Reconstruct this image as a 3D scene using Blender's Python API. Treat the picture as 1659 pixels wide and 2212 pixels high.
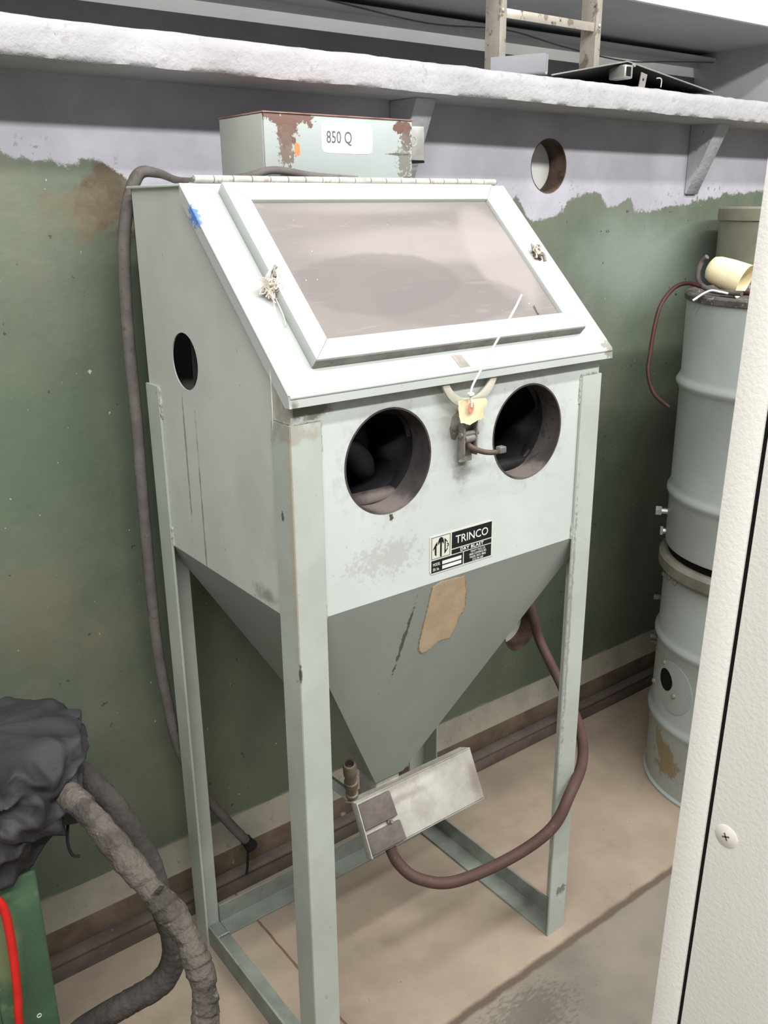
import bpy, bmesh, math, random
from mathutils import Vector, Matrix, noise
random.seed(7)
S = bpy.context.scene
C = S.collection
for o in list(bpy.data.objects): bpy.data.objects.remove(o)

# ------------------------------------------------------------------ camera, world, lights, exposure
cam = bpy.data.objects.new('camera', bpy.data.cameras.new('camera')); C.objects.link(cam)
cam.data.sensor_fit = 'HORIZONTAL'; cam.data.sensor_width = 36.0; cam.data.lens = 36.0*1941.5/1659
cam.data.clip_start = .02
YAW, PITCH, ROLL = -.65053, -.3274, -.00911
fw = Vector((-math.sin(YAW)*math.cos(PITCH), math.cos(YAW)*math.cos(PITCH), math.sin(PITCH)))
rt = Vector((math.cos(YAW), math.sin(YAW), 0)); up = rt.cross(fw)
r2 = math.cos(ROLL)*rt + math.sin(ROLL)*up; u2 = -math.sin(ROLL)*rt + math.cos(ROLL)*up
cm = Matrix((r2, u2, -fw)).transposed().to_4x4(); cm.translation = (-.63056, -1.04177, 1.53052)
cam.matrix_world = cm
S.camera = cam

W_ = bpy.data.worlds.new('world'); S.world = W_; W_.use_nodes = True
bg = W_.node_tree.nodes['Background']; bg.inputs[0].default_value = (.97, .985, 1.0, 1); bg.inputs[1].default_value = .24

def area(name, loc, target, sx, sy, power, col=(1, .995, .975)):
    l = bpy.data.lights.new(name, 'AREA'); l.shape = 'RECTANGLE'; l.size = sx; l.size_y = sy; l.energy = power; l.color = col
    o = bpy.data.objects.new(name, l); C.objects.link(o)
    d = (Vector(target)-Vector(loc)).normalized(); X = Vector((1, 0, 0)); X = (X-d*X.dot(d)).normalized()
    M = Matrix((X, (-d).cross(X), -d)).transposed().to_4x4(); M.translation = loc; o.matrix_world = M
    return o
area('ceiling_strip_light', (.05, -2.05, 3.2), (.05, .2, 1.2), 6.0, .16, 172)
area('ceiling_strip_light_near', (.05, -1.25, 3.6), (.05, 0, 1.0), 6.0, .16, 120)
area('far_bay_strip_light', (1.0, 1.80, 3.3), (1.0, 2.0, 2.0), 5.0, .16, 34)
S.view_settings.view_transform = 'Standard'; S.view_settings.look = 'None'
S.view_settings.exposure = 0.0; S.view_settings.gamma = 1.0; S.view_settings.use_curve_mapping = False

# ------------------------------------------------------------------ materials
def lin(c):
    return tuple((v/255/12.92 if v/255 <= .04045 else ((v/255+.055)/1.055)**2.4) for v in c) + (1,)
class NT:
    def __init__(s, m):
        s.t = m.node_tree; s.n = s.t.nodes; s.l = s.t.links
    def add(s, typ, **kw):
        n = s.n.new(typ)
        for k, v in kw.items(): setattr(n, k, v)
        return n
    def put(s, a, b):
        if hasattr(a, 'is_output') or hasattr(a, 'links'): s.l.new(a, b)
        else: b.default_value = a
    def math(s, op, a, b=0.0, clamp=False):
        n = s.add('ShaderNodeMath', operation=op, use_clamp=clamp); s.put(a, n.inputs[0]); s.put(b, n.inputs[1]); return n.outputs[0]
    def pos(s):
        if not hasattr(s, '_p'): s._p = s.add('ShaderNodeNewGeometry').outputs['Position']
        return s._p
    def noise(s, scale, detail=4, rough=.55, vec=None, dist=0):
        n = s.add('ShaderNodeTexNoise'); s.l.new(vec or s.pos(), n.inputs['Vector'])
        n.inputs['Scale'].default_value = scale; n.inputs['Detail'].default_value = detail
        n.inputs['Roughness'].default_value = rough; n.inputs['Distortion'].default_value = dist
        return n.outputs['Fac']
    def scaled(s, sc):
        n = s.add('ShaderNodeVectorMath', operation='MULTIPLY'); s.l.new(s.pos(), n.inputs[0]); n.inputs[1].default_value = sc; return n.outputs[0]
    def ramp(s, v, a, b, lo=0., hi=1.):
        n = s.add('ShaderNodeMapRange', interpolation_type='SMOOTHSTEP'); s.put(v, n.inputs['Value'])
        n.inputs['From Min'].default_value = a; n.inputs['From Max'].default_value = b
        n.inputs['To Min'].default_value = lo; n.inputs['To Max'].default_value = hi; return n.outputs['Result']
    def mix(s, f, a, b, mode='MIX'):
        n = s.add('ShaderNodeMix', data_type='RGBA', blend_type=mode)
        s.put(f, n.inputs[0]); s.put(a, n.inputs[6]); s.put(b, n.inputs[7]); return n.outputs[2]
    def xyz(s):
        n = s.add('ShaderNodeSeparateXYZ'); s.l.new(s.pos(), n.inputs[0]); return n.outputs
    def blob(s, c, r, k=.8, nscale=30, soft=.25, amount=1., stretch=None):
        a = s.add('ShaderNodeVectorMath', operation='SUBTRACT'); s.l.new(s.pos(), a.inputs[0]); a.inputs[1].default_value = c
        d = s.add('ShaderNodeVectorMath', operation='DIVIDE'); s.l.new(a.outputs[0], d.inputs[0]); d.inputs[1].default_value = r
        ln = s.add('ShaderNodeVectorMath', operation='LENGTH'); s.l.new(d.outputs[0], ln.inputs[0])
        nz = s.noise(nscale, 5, .65, s.scaled(stretch) if stretch else None)
        v = s.math('ADD', ln.outputs['Value'], s.math('MULTIPLY', s.math('SUBTRACT', nz, .5), k*3.2))
        return s.ramp(v, 1-soft, 1+soft*.2, amount, 0.)
MATS = {}
def mat(name, col, rough=.5, metal=0., var=.08, vscale=5, specks=None, blobs=(), bump=None, spec=.25, fn=None):
    m = bpy.data.materials.new(name); m.use_nodes = True; t = NT(m); b = t.n['Principled BSDF']
    c = lin(col)
    dark = tuple(v*(1-var*2) for v in c[:3])+(1,); lite = tuple(min(1, v*(1+var)) for v in c[:3])+(1,)
    out = t.mix(t.ramp(t.noise(vscale, 6, .6), .3, .7), dark, lite)
    for sp in (specks or []):          # (scale, threshold, colour, amount)
        out = t.mix(t.ramp(t.noise(sp[0], 3, .6), sp[1], sp[1]+.05, 0, sp[3] if len(sp) > 3 else 1.), out, lin(sp[2]))
    for bl in blobs:                   # (centre, radii, colour, k, noise scale, soft, amount)
        out = t.mix(t.blob(bl[0], bl[1], *(bl[3:])), out, lin(bl[2]))
    if fn: out = fn(t, out)
    t.l.new(out, b.inputs['Base Color'])
    b.inputs['Roughness'].default_value = rough; b.inputs['Metallic'].default_value = metal
    b.inputs['Specular IOR Level'].default_value = spec
    if bump:
        bn = t.add('ShaderNodeBump'); bn.inputs['Strength'].default_value = bump[1]; bn.inputs['Distance'].default_value = bump[2] if len(bump) > 2 else .002
        t.l.new(t.noise(bump[0], 3, .6), bn.inputs['Height']); t.l.new(bn.outputs[0], b.inputs['Normal'])
    MATS[name] = m
    return m

PAINT = (203, 209, 204)
RUST = (104, 78, 68)
DIRT = (98, 88, 78)
paint = mat('machine_paint', PAINT, .42, 0, .05, 3, [(90, .70, (140, 138, 130), .5), (260, .72, (120, 116, 108), .4)], bump=(400, .05))
front_paint = mat('front_paint', (198, 204, 200), .42, 0, .05, 3, [(90, .71, (140, 138, 130), .5)], blobs=[
    ((.325, 0, 1.125), (.022, .1, .04), (104, 100, 92), .55, 60, .9, .65),
    ((.33, 0, 1.18), (.05, .1, .07), (150, 150, 143), .5, 30, .8, .5),
    ((.17, 0, 1.005), (.07, .1, .03), (150, 149, 143), 1.3, 110, .5, .35),
    ((.03, 0, 1.262), (.05, .1, .018), (92, 84, 74), .7, 50, .6, .8),
    ((.33, 0, 1.272), (.34, .1, .016), (140, 140, 133), .5, 20, .8, .5),  # shade under the lid lip, put into the panel colour
    ((.1765, 0, 1.163), (.1, .1, .1), (165, 164, 158), .6, 60, .4, .35),
    ((.477, 0, 1.163), (.1, .1, .1), (165, 164, 158), .6, 60, .4, .35),
    ((.18, 0, 1.072), (.004, .1, .006), (80, 74, 66), .8, 200, .2, 1.)], bump=(400, .05))
side_paint = mat('side_paint', (196, 200, 192), .45, 0, .06, 3, [(80, .71, (130, 126, 116), .5)], blobs=[
    ((0, .10, .957), (.1, .045, .018), (104, 100, 92), .6, 50, .9, .6),
    ((0, .02, 1.25), (.1, .03, .045), (150, 136, 118), .8, 40, .6, .6),
    ((0, .35, 1.11), (.1, .004, .12), (128, 126, 116), .9, 25, .5, .8),
    ((0, .305, 1.06), (.1, .003, .16), (128, 126, 116), .9, 25, .5, .8),
    ((0, .12, 1.1), (.1, .10, .10), (176, 172, 160), .6, 14, .8, .4)], bump=(400, .05))
lid_paint = mat('lid_paint', (184, 189, 185), .6, 0, .04, 3, [(120, .72, (150, 146, 138), .5)], blobs=[
    ((-.008, .225, 1.525), (.010, .022, .022), (88, 130, 205), .9, 120, .3, .95),
    ((0, -.014, 1.276), (.008, .02, .010), (104, 92, 78), .8, 120, .8, .7),
    ((0, .27, 1.566), (.05, .03, .03), (205, 196, 178), .6, 40, .8, .6),
    ((.66, -.01, 1.29), (.02, .02, .02), (120, 112, 100), .9, 120, .3, .7)], bump=(400, .04))
leg_paint = mat('leg_paint', (178, 184, 176), .5, 0, .07, 4, [(60, .69, (140, 132, 118), .6), (200, .71, (92, 84, 74), .6)], blobs=[
    ((0, 0, 1.08), (.004, .02, .25), (184, 170, 150), .9, 60, .6, .6),
    ((0, 0, 1.235), (.06, .06, .02), (150, 138, 122), .9, 60, .7, .5),
    ((0, .03, 1.105), (.1, .004, .008), (80, 74, 66), .6, 120, .5, .9),
    ((0, 0, .86), (.004, .004, .020), (70, 64, 58), .6, 120, .5, .9),
    ((.612, 0, .75), (.005, .02, .3), (120, 114, 102), 1.0, 90, .5, .6),
    ((.64, 0, .11), (.016, .02, .012), (84, 80, 72), 1.0, 120, .3, .7)], bump=(300, .06))
rail_paint = mat('rail_paint', (138, 144, 136), .5, 0, .14, 9, [(40, .62, (150, 140, 124), .6), (150, .70, (70, 66, 60), .7)], bump=(300, .06))
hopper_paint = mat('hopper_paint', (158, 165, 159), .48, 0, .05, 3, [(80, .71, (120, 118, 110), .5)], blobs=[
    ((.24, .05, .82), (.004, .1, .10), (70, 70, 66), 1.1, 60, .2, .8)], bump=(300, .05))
dusty_inner = mat('dusty_port', (74, 68, 67), .85, 0, .2, 20, [(40, .6, (56, 51, 50), .8)], blobs=[((.19, .03, 1.085), (.055, .1, .022), (128, 117, 112), .5, 40, .7, .75), ((.49, .03, 1.085), (.055, .1, .022), (128, 117, 112), .5, 40, .7, .75)])
rubber = mat('black_rubber', (34, 33, 34), .75, 0, .2, 14, bump=(60, .3, .004))
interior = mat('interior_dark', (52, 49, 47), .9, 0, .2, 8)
hinge_m = mat('hinge_paint', (190, 188, 180), .45, 0, .10, 25, [(70, .62, (150, 128, 116), .6)])
steel = mat('dull_steel', (134, 129, 123), .5, .2, .15, 30, [(80, .62, (96, 86, 76), .5)])
rusty = mat('rusty_lever', (98, 86, 77), .6, .1, .2, 30, [(60, .58, (78, 56, 46), .7)])
weld_m = mat('weld_metal', (176, 180, 172), .5, 0, .2, 80, [(120, .6, (110, 100, 88), .7)], bump=(250, .4, .003))
hook_m = mat('hook_cream', (196, 192, 176), .5, 0, .08, 20, [(60, .64, (160, 140, 116), .6)])
cream = mat('tag_paper', (240, 226, 186), .8, 0, .05, 30, [(50, .64, (226, 200, 150), .6)])
pink = mat('tag_patch', (214, 140, 126), .8, 0, .05, 30)
whitep = mat('white_plastic', (232, 230, 228), .4, 0, .02, 10)
kraft = mat('kraft_paper', (204, 182, 152), .9, 0, .06, 25, [(140, .63, (178, 140, 100), .5)])
kraft_edge = mat('kraft_edge', (170, 140, 104), .9, 0, .1, 50)
black_ink = mat('black_ink', (30, 31, 31), .45, 0, .05, 30)
white_ink = mat('white_ink', (222, 224, 220), .5, 0, .03, 30)
grey_ink = mat('grey_ink', (104, 96, 100), .6, 0, .03, 30)
plate_m = mat('nameplate_foil', (216, 216, 204), .4, .1, .04, 30)
sticker_m = mat('sticker_white', (250, 250, 250), .55, 0, .01, 10)
twine_m = mat('twine', (226, 216, 202), .9, 0, .15, 60)
twine_d = mat('twine_dirty', (150, 128, 110), .95, 0, .3, 70)
tape_m = mat('tape_patch', (158, 151, 144), .6, 0, .1, 60)
box_paint = mat('box_paint', (164, 171, 169), .4, 0, .04, 4, [(120, .71, (150, 150, 146), .5)], blobs=[
    ((.205, .30, 1.668), (.045, .05, .014), RUST, 1.0, 60, .12, 1.),
    ((.200, .30, 1.645), (.020, .05, .02), RUST, 1.0, 80, .12, .95),
    ((.198, .30, 1.62), (.014, .05, .03), (112, 96, 86), 1.3, 130, .12, .9),
    ((.20, .30, 1.577), (.016, .05, .010), (112, 90, 80), 1.2, 130, .12, .9),
    ((.219, .30, 1.621), (.006, .05, .011), (204, 132, 84), .6, 120, .12, 1.),
    ((.440, .30, 1.662), (.022, .05, .012), RUST, 1.1, 90, .12, 1.),
    ((.448, .30, 1.645), (.012, .05, .02), (104, 90, 80), 1.3, 140, .12, .9),
    ((.445, .30, 1.605), (.016, .05, .03), (112, 106, 98), 1.5, 160, .1, .8),
    ((.43, .30, 1.618), (.03, .05, .002), (90, 86, 80), 1.0, 60, .3, .9),
    ((.45, .30, 1.572), (.012, .05, .012), (112, 98, 88), 1.4, 150, .1, .9)], bump=(400, .04))
box_side = mat('box_side_paint', (168, 170, 163), .5, 0, .05, 5, [(120, .71, (130, 128, 120), .5)])
rust_edge = mat('box_top_rust', (150, 116, 104), .7, 0, .2, 30)
galv = mat('galvanised', (190, 188, 182), .35, .6, .08, 40)
dark_void = mat('dark_void', (14, 14, 14), .9)
cord_m = mat('cord_grey', (104, 98, 95), .75, 0, .14, 20, [(60, .6, (82, 76, 73), .6)], bump=(120, .2))
hose_red = mat('red_hose', (88, 67, 62), .6, 0, .1, 10, [(90, .66, (118, 96, 88), .5)])
valve_m = mat('valve_dusty', (186, 183, 174), .7, 0, .1, 18, [(20, .58, (160, 150, 138), .3)], blobs=[
    ((.34, .17, .385), (.08, .1, .010), (140, 132, 120), .5, 30, .9, .6),
    ((.525, .16, .36), (.022, .1, .06), (150, 134, 124), .5, 30, .9, .8),
    ((.36, .18, .41), (.14, .1, .012), (132, 124, 112), .5, 30, .9, .6)])
pad_m = mat('rubber_pad', (112, 103, 99), .85, 0, .1, 40)
brass = mat('dusty_brass', (126, 114, 100), .55, .4, .15, 40)

def wall_fn(t, out):
    x, y, z = t.xyz()
    zz = t.math('ADD', z, t.math('MULTIPLY', t.math('SUBTRACT', t.noise(14, 8, .75), .5), .085))
    # ragged upper edge of the green paint: height as a function of x
    cr = t.add('ShaderNodeFloatCurve')
    xx = t.ramp(x, -1.0, 3.0); n = xx.node; n.interpolation_type = 'LINEAR'
    t.l.new(xx, cr.inputs['Value'])
    cv = cr.mapping.curves[0]
    pts = [(-1, 1.63), (-.17, 1.616), (-.05, 1.612), (.035, 1.592), (.075, 1.54), (.3, 1.5), (1.0, 1.53), (1.03, 1.553), (1.085, 1.495), (1.2, 1.515), (1.27, 1.553), (1.34, 1.55), (1.40, 1.52), (1.46, 1.548), (1.5, 1.52), (1.72, 1.532), (1.8, 1.545), (2.1, 1.565), (3, 1.57)]
    while len(cv.points) > 2: cv.points.remove(cv.points[1])
    cv.points[0].location = (0, (pts[0][1]-1.4)/.3); cv.points[1].location = (1, (pts[-1][1]-1.4)/.3)
    for px, pz in pts[1:-1]: cv.points.new((px+1)/4, (pz-1.4)/.3)
    cr.mapping.update()
    edge = t.math('ADD', t.math('MULTIPLY', cr.outputs[0], .3), 1.4)
    top = t.ramp(t.math('SUBTRACT', zz, edge), -.004, .004)
    green = t.mix(t.ramp(t.noise(2.2, 6, .65), .35, .68), lin((88, 97, 83)), lin((108, 113, 97)))
    green = t.mix(t.ramp(t.noise(5, 4, .6, t.scaled((1, 1, .25))), .45, .75, 0, .5), green, lin((84, 101, 88)))
    # hazy whitish overspray to the right, brown rust patch left of the cabinet
    for c, r, col, k, ns, so, am in [((1.55, .6, 1.38), (.45, .2, .16), (136, 148, 140), .35, 3, .9, .75), ((1.2, .6, 1.2), (.3, .2, .3), (118, 124, 112), .5, 3, .9, .6),
                         ((.03, .6, 1.55), (.07, .2, .09), (84, 72, 56), .9, 18, .6, .9), ((-.04, .6, 1.52), (.08, .2, .05), (112, 98, 78), 1.0, 22, .6, .6),
                         ((-.2, .6, 1.1), (.15, .2, .35), (98, 114, 92), .6, 3, .9, .5), ((-.2, .6, .78), (.10, .2, .14), (122, 108, 88), 1.0, 12, .6, .35)]:
        green = t.mix(t.blob(c, r, k, ns, so, am), green, lin(col))
    green = t.mix(t.ramp(t.noise(75, 3, .5), .71, .74), green, lin((176, 178, 160)))
    green = t.mix(t.ramp(t.noise(38, 3, .6), .70, .73, 0, .8), green, lin((62, 62, 54)))
    white = t.mix(t.ramp(t.noise(6, 5), .3, .7), lin((160, 158, 166)), lin((178, 176, 184)))
    fl = t.math('MULTIPLY', t.ramp(t.noise(55, 4, .7), .58, .62), t.ramp(t.math('SUBTRACT', zz, edge), .0, .07, 1, 0))
    fl = t.math('MULTIPLY', fl, t.ramp(t.noise(3.5, 2), .45, .6))
    white = t.mix(fl, white, lin((70, 66, 64)))
    white = t.mix(t.ramp(t.noise(85, 3, .6), .70, .73, 0, .7), white, lin((120, 116, 116)))
    out = t.mix(top, green, white)
    low = t.ramp(t.math('ADD', z, t.math('MULTIPLY', t.math('SUBTRACT', t.noise(9, 5), .5), .03)), .158, .172, 1, 0)
    return t.mix(low, out, lin((150, 146, 130)))
wall_m = mat('painted_wall', (100, 110, 92), .55, fn=wall_fn, bump=(45, .25, .004))
ledge_m = mat('ledge_paint', (170, 168, 170), .7, 0, .05, 9, [(38, .64, (150, 147, 148), .6), (110, .70, (112, 107, 107), .6)], bump=(70, .45, .006))
gusset_m = mat('gusset_paint', (172, 172, 176), .6, 0, .06, 9, [(60, .68, (120, 114, 112), .7)], bump=(60, .4, .006))
core_m = mat('pale_plaster', (212, 212, 208), .8, 0, .04, 6)
sleeve_m = mat('hole_lining', (92, 74, 66), .8, 0, .25, 25, [(30, .55, (74, 60, 54), .8)])
conc_trim = mat('kerb_concrete', (154, 148, 134), .8, 0, .1, 8, [(40, .64, (128, 122, 108), .6), (120, .7, (96, 92, 84), .8)], bump=(90, .3))
brown_rail = mat('rusty_rail', (110, 94, 80), .7, 0, .18, 10, [(25, .58, (104, 92, 84), .8), (12, .66, (190, 182, 172), .7)], bump=(120, .3))
grey_rail = mat('dirty_steel_rail', (104, 94, 88), .65, 0, .16, 8, [(22, .6, (120, 96, 80), .7), (70, .71, (150, 146, 140), .8)], bump=(120, .3))

def floor_fn(t, out):
    x, y, z = t.xyz()
    big = t.noise(3.0, 6, .6)
    beige = t.mix(t.ramp(big, .32, .68), lin((150, 136, 120)), lin((172, 156, 138)))
    beige = t.mix(t.ramp(t.noise(7, 6, .65), .55, .72, 0, .5), beige, lin((134, 122, 108)))
    grey = t.mix(t.ramp(t.noise(4, 6), .3, .7), lin((122, 115, 104)), lin((144, 136, 123)))
    grey = t.mix(t.blob((.42, -.12, 0), (.12, .06, .1), 1.3, 60, .5, .45, (1, 2.5, 1)), grey, lin((86, 80, 72)))
    yy = t.math('ADD', y, t.math('MULTIPLY', t.math('SUBTRACT', t.noise(22, 4), .5), .012))
    out = t.mix(t.ramp(yy, -.047, -.040), grey, beige)
    out = t.mix(t.math('MULTIPLY', t.ramp(yy, -.052, -.044), t.ramp(yy, -.036, -.024, 1, 0)), out, lin((104, 92, 80)))
    xx = t.math('ADD', x, t.math('MULTIPLY', t.math('SUBTRACT', t.noise(30, 4), .5), .006))
    crack = t.math('MULTIPLY', t.math('MULTIPLY', t.ramp(xx, .1205, .1225), t.ramp(xx, .126, .128, 1, 0)), t.ramp(y, -.03, -.02))
    out = t.mix(crack, out, lin((120, 96, 80)))
    out = t.mix(t.ramp(t.noise(60, 3, .6), .71, .74, 0, .8), out, lin((112, 100, 88)))
    return out
floor_m = mat('painted_concrete_floor', (180, 165, 148), .6, fn=floor_fn, bump=(120, .2))
drum_m = mat('drum_grey', (172, 179, 176), .42, 0, .06, 4, [(80, .70, (96, 96, 92), .6)], blobs=[
    ((1.232, .16, .10), (.1, .05, .055), (150, 130, 98), .8, 30, .3, .9), ((1.24, .2, .15), (.1, .025, .03), (150, 130, 98), .8, 40, .3, .8)], bump=(200, .05))
clamp_m = mat('clamp_band', (150, 144, 134), .5, .3, .12, 14, [(30, .62, (180, 172, 160), .6)])
drum_rim = mat('drum_rim_dirty', (96, 92, 88), .7, 0, .2, 40, [(60, .6, (150, 146, 142), .8)])
can_m = mat('canister_olive', (150, 146, 128), .5, 0, .1, 6, [(40, .69, (60, 56, 50), .9)], blobs=[((1.77, .25, 1.40), (.1, .03, .012), (52, 48, 42), .8, 50, .2, 1.)])
cup_m = mat('cream_plastic', (244, 230, 190), .45, 0, .04, 20, [(70, .68, (190, 176, 140), .5)])
redcord = mat('dark_red_cord', (70, 40, 38), .55, 0, .25, 12)
encl_m = mat('enclosure_textured_paint', (240, 236, 229), .5, 0, .015, 5, [(160, .76, (200, 190, 178), .5)], bump=(260, .22, .002))
encl_plain = mat('enclosure_screw_paint', (228, 222, 214), .45, 0, .02, 20)
alu = mat('worn_aluminium', (186, 178, 166), .4, .35, .1, 12, [(30, .58, (130, 116, 102), .8), (60, .66, (72, 62, 54), .9)])
grey_pl = mat('grey_plastic_channel', (160, 160, 165), .45, 0, .03, 10)
sheet_m = mat('black_sheet', (26, 25, 25), .5, 0, .2, 20, [(60, .68, (90, 86, 82), .7)])
green_m = mat('machine_green', (72, 98, 74), .5, 0, .14, 6, [(12, .62, (98, 116, 84), .7), (90, .71, (130, 140, 116), .6)], blobs=[
    ((-.46, .08, .56), (.035, .1, .09), (116, 124, 86), .5, 12, .4, .7)])
red_m = mat('bright_red_cable', (206, 40, 34), .5, 0, .08, 20)
leather = mat('charcoal_leather', (52, 50, 52), .6, 0, .14, 16, [(9, .6, (70, 67, 68), .6)], bump=(55, .4, .004))
wrap_m = mat('tape_wrapped_hose', (92, 85, 79), .85, 0, .25, 20, [(22, .55, (66, 61, 58), .8), (45, .64, (122, 114, 106), .8)], bump=(60, .8, .01))
wrap_d = mat('dark_wrapped_hose', (66, 62, 58), .85, 0, .2, 20, [(25, .6, (86, 80, 74), .6)], bump=(70, .6, .008))
niche_m = mat('niche_grey', (176, 180, 178), .7, 0, .06, 3)
niche_d = mat('niche_dark', (126, 128, 127), .7, 0, .06, 3)
bright_m = mat('fascia_white', (236, 237, 235), .6, 0, .02, 3)
wire_m = mat('thin_wire', (96, 96, 94), .6)

def glass_mat():
    m = bpy.data.materials.new('dusty_glass'); m.use_nodes = True; t = NT(m); b = t.n['Principled BSDF']
    base = t.mix(t.ramp(t.noise(5, 4), .3, .7), lin((140, 133, 130)), lin((148, 141, 137)))
    light = lin((178, 170, 167))
    # wiped arcs in the dust (all at their place on the pane)
    for c, r, am, so in [((.38, .15, 1.475), (.28, .05, .05), .55, .5), ((.52, .13, 1.45), (.07, .12, .12), .6, .25), ((.3, .21, 1.535), (.24, .02, .02), .5, .6)]:
        base = t.mix(t.blob(c, r, .25, 5, so, am), base, light)
    for c, r, am, so in [((.24, .10, 1.42), (.16, .065, .065), .6, .12), ((.36, .06, 1.39), (.17, .05, .05), .5, .15)]:
        base = t.mix(t.blob(c, r, .2, 5, so, am), base, lin((128, 121, 120)))
    base = t.mix(t.ramp(t.noise(8, 4, .5, t.scaled((1, 9, 9)), 1.2), .6, .72, 0, .25), base, light)
    base = t.mix(t.ramp(t.noise(120, 2), .76, .79), base, lin((235, 230, 228)))
    t.l.new(base, b.inputs['Base Color']); b.inputs['Roughness'].default_value = .4; b.inputs['Specular IOR Level'].default_value = .3
    tr = t.add('ShaderNodeBsdfTransparent'); tr.inputs[0].default_value = (.8, .74, .75, 1)
    mx = t.add('ShaderNodeMixShader'); mx.inputs[0].default_value = .22
    t.l.new(b.outputs[0], mx.inputs[1]); t.l.new(tr.outputs[0], mx.inputs[2])
    t.l.new(mx.outputs[0], t.n['Material Output'].inputs[0])
    return m
glass_m = glass_mat()

# ------------------------------------------------------------------ object helpers
def link(name, me, m, parent=None, smooth=None, loc=None):
    if m is not None and not me.materials: me.materials.append(m)
    if smooth is not None:
        for p in me.polygons: p.use_smooth = True
        me.set_sharp_from_angle(angle=math.radians(smooth))
    o = bpy.data.objects.new(name, me); C.objects.link(o)
    if parent is not None:
        o.parent = parent
        if parent.type == 'EMPTY': o.matrix_parent_inverse = Matrix.Translation(-parent.location)
    if loc is not None: o.location = loc
    return o
def from_bm(name, bm, m, parent=None, smooth=None, recalc=True):
    if recalc: bmesh.ops.recalc_face_normals(bm, faces=bm.faces)
    me = bpy.data.meshes.new(name); bm.to_mesh(me); bm.free()
    return link(name, me, m, parent, smooth)
def thing(name, label, cat, loc, group=None):
    o = bpy.data.objects.new(name, None); C.objects.link(o); o.location = loc; o.empty_display_size = .05
    o['label'] = label; o['category'] = cat
    if group: o['group'] = group
    return o
def tag(o, label, cat, group=None):
    o['label'] = label; o['category'] = cat
    if group: o['group'] = group
    return o
def struct(o, label=None):
    o['kind'] = 'structure'
    if label: o['label'] = label
    return o
def hexa(bm, v, bev=0, seg=2):
    """v: 8 points, bottom 4 then top 4 (same winding)"""
    vs = [bm.verts.new(p) for p in v]
    fs = [bm.faces.new([vs[i] for i in f]) for f in ((3, 2, 1, 0), (4, 5, 6, 7), (0, 1, 5, 4), (1, 2, 6, 5), (2, 3, 7, 6), (3, 0, 4, 7))]
    if bev:
        es = list({e for f in fs for e in f.edges})
        bmesh.ops.bevel(bm, geom=es, offset=bev, segments=seg, profile=.5, affect='EDGES')
    return vs
def box(bm, a, b, bev=0, seg=2):
    x0, y0, z0 = a; x1, y1, z1 = b
    return hexa(bm, [(x0, y0, z0), (x1, y0, z0), (x1, y1, z0), (x0, y1, z0), (x0, y0, z1), (x1, y0, z1), (x1, y1, z1), (x0, y1, z1)], bev, seg)
def boxobj(name, a, b, m, parent=None, bev=.001):
    bm = bmesh.new(); box(bm, a, b, bev); return from_bm(name, bm, m, parent, 40)
def prism(bm, poly, d):
    """poly: list of 3-D points, extruded by vector d"""
    d = Vector(d); a = [bm.verts.new(p) for p in poly]; b = [bm.verts.new(Vector(p)+d) for p in poly]
    bm.faces.new(a); bm.faces.new(b[::-1]); n = len(a)
    for i in range(n): bm.faces.new((a[i], b[i], b[(i+1) % n], a[(i+1) % n]))
def spline(pts, n):
    P = [Vector(p) for p in pts]; out = []
    Q = [P[0]*2-P[1]]+P+[P[-1]*2-P[-2]]
    k = len(P)-1
    for i in range(n+1):
        s = i/n*k; j = min(int(s), k-1); u = s-j
        a, b, c, d = Q[j:j+4]
        out.append(.5*((2*b)+(c-a)*u+(2*a-5*b+4*c-d)*u*u+(3*b-a-3*c+d)*u**3))
    return out
def tube(bm, path, r, sides=12, cap=True, jit=None):
    """r: number or function of 0..1"""
    P = [Vector(p) for p in path]; n = len(P); rings = []
    t0 = (P[1]-P[0]).normalized(); nv = t0.orthogonal().normalized()
    for i, p in enumerate(P):
        t = (P[min(i+1, n-1)]-P[max(i-1, 0)]).normalized()
        nv = (nv-t*nv.dot(t)).normalized(); bn = t.cross(nv)
        rr = r(i/(n-1)) if callable(r) else r
        ring = []
        for k in range(sides):
            a = 2*math.pi*k/sides; q = rr
            if jit: q = rr*(1+jit(i/(n-1), a, p))
            ring.append(bm.verts.new(p+(nv*math.cos(a)+bn*math.sin(a))*q))
        rings.append(ring)
    for i in range(n-1):
        for k in range(sides):
            bm.faces.new((rings[i][k], rings[i][(k+1) % sides], rings[i+1][(k+1) % sides], rings[i+1][k]))
    if cap: bm.faces.new(rings[0][::-1]); bm.faces.new(rings[-1])
    return rings
def tubeobj(name, pts, r, m, parent=None, n=40, sides=12, jit=None, cap=True):
    bm = bmesh.new(); tube(bm, spline(pts, n), r, sides, cap, jit); return from_bm(name, bm, m, parent, 60)
def lathe(bm, prof, M=Matrix(), n=48, close=False):
    """prof: (r, h) list spun about local z, transformed by M"""
    rings = []
    for r, h in prof:
        rings.append([bm.verts.new(M @ Vector((r*math.cos(2*math.pi*k/n), r*math.sin(2*math.pi*k/n), h))) for k in range(n)])
    for a, b in zip(rings, rings[1:]):
        for k in range(n): bm.faces.new((a[k], a[(k+1) % n], b[(k+1) % n], b[k]))
    if close: bm.faces.new(rings[0][::-1]); bm.faces.new(rings[-1])
    return rings
def axis_mat(p, d):
    return Matrix.Translation(Vector(p)) @ Vector(d).to_track_quat('Z', 'Y').to_matrix().to_4x4()
def circle(cx, cy, r, n=48):
    return [(cx+r*math.cos(2*math.pi*k/n), cy+r*math.sin(2*math.pi*k/n)) for k in range(n)]
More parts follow.
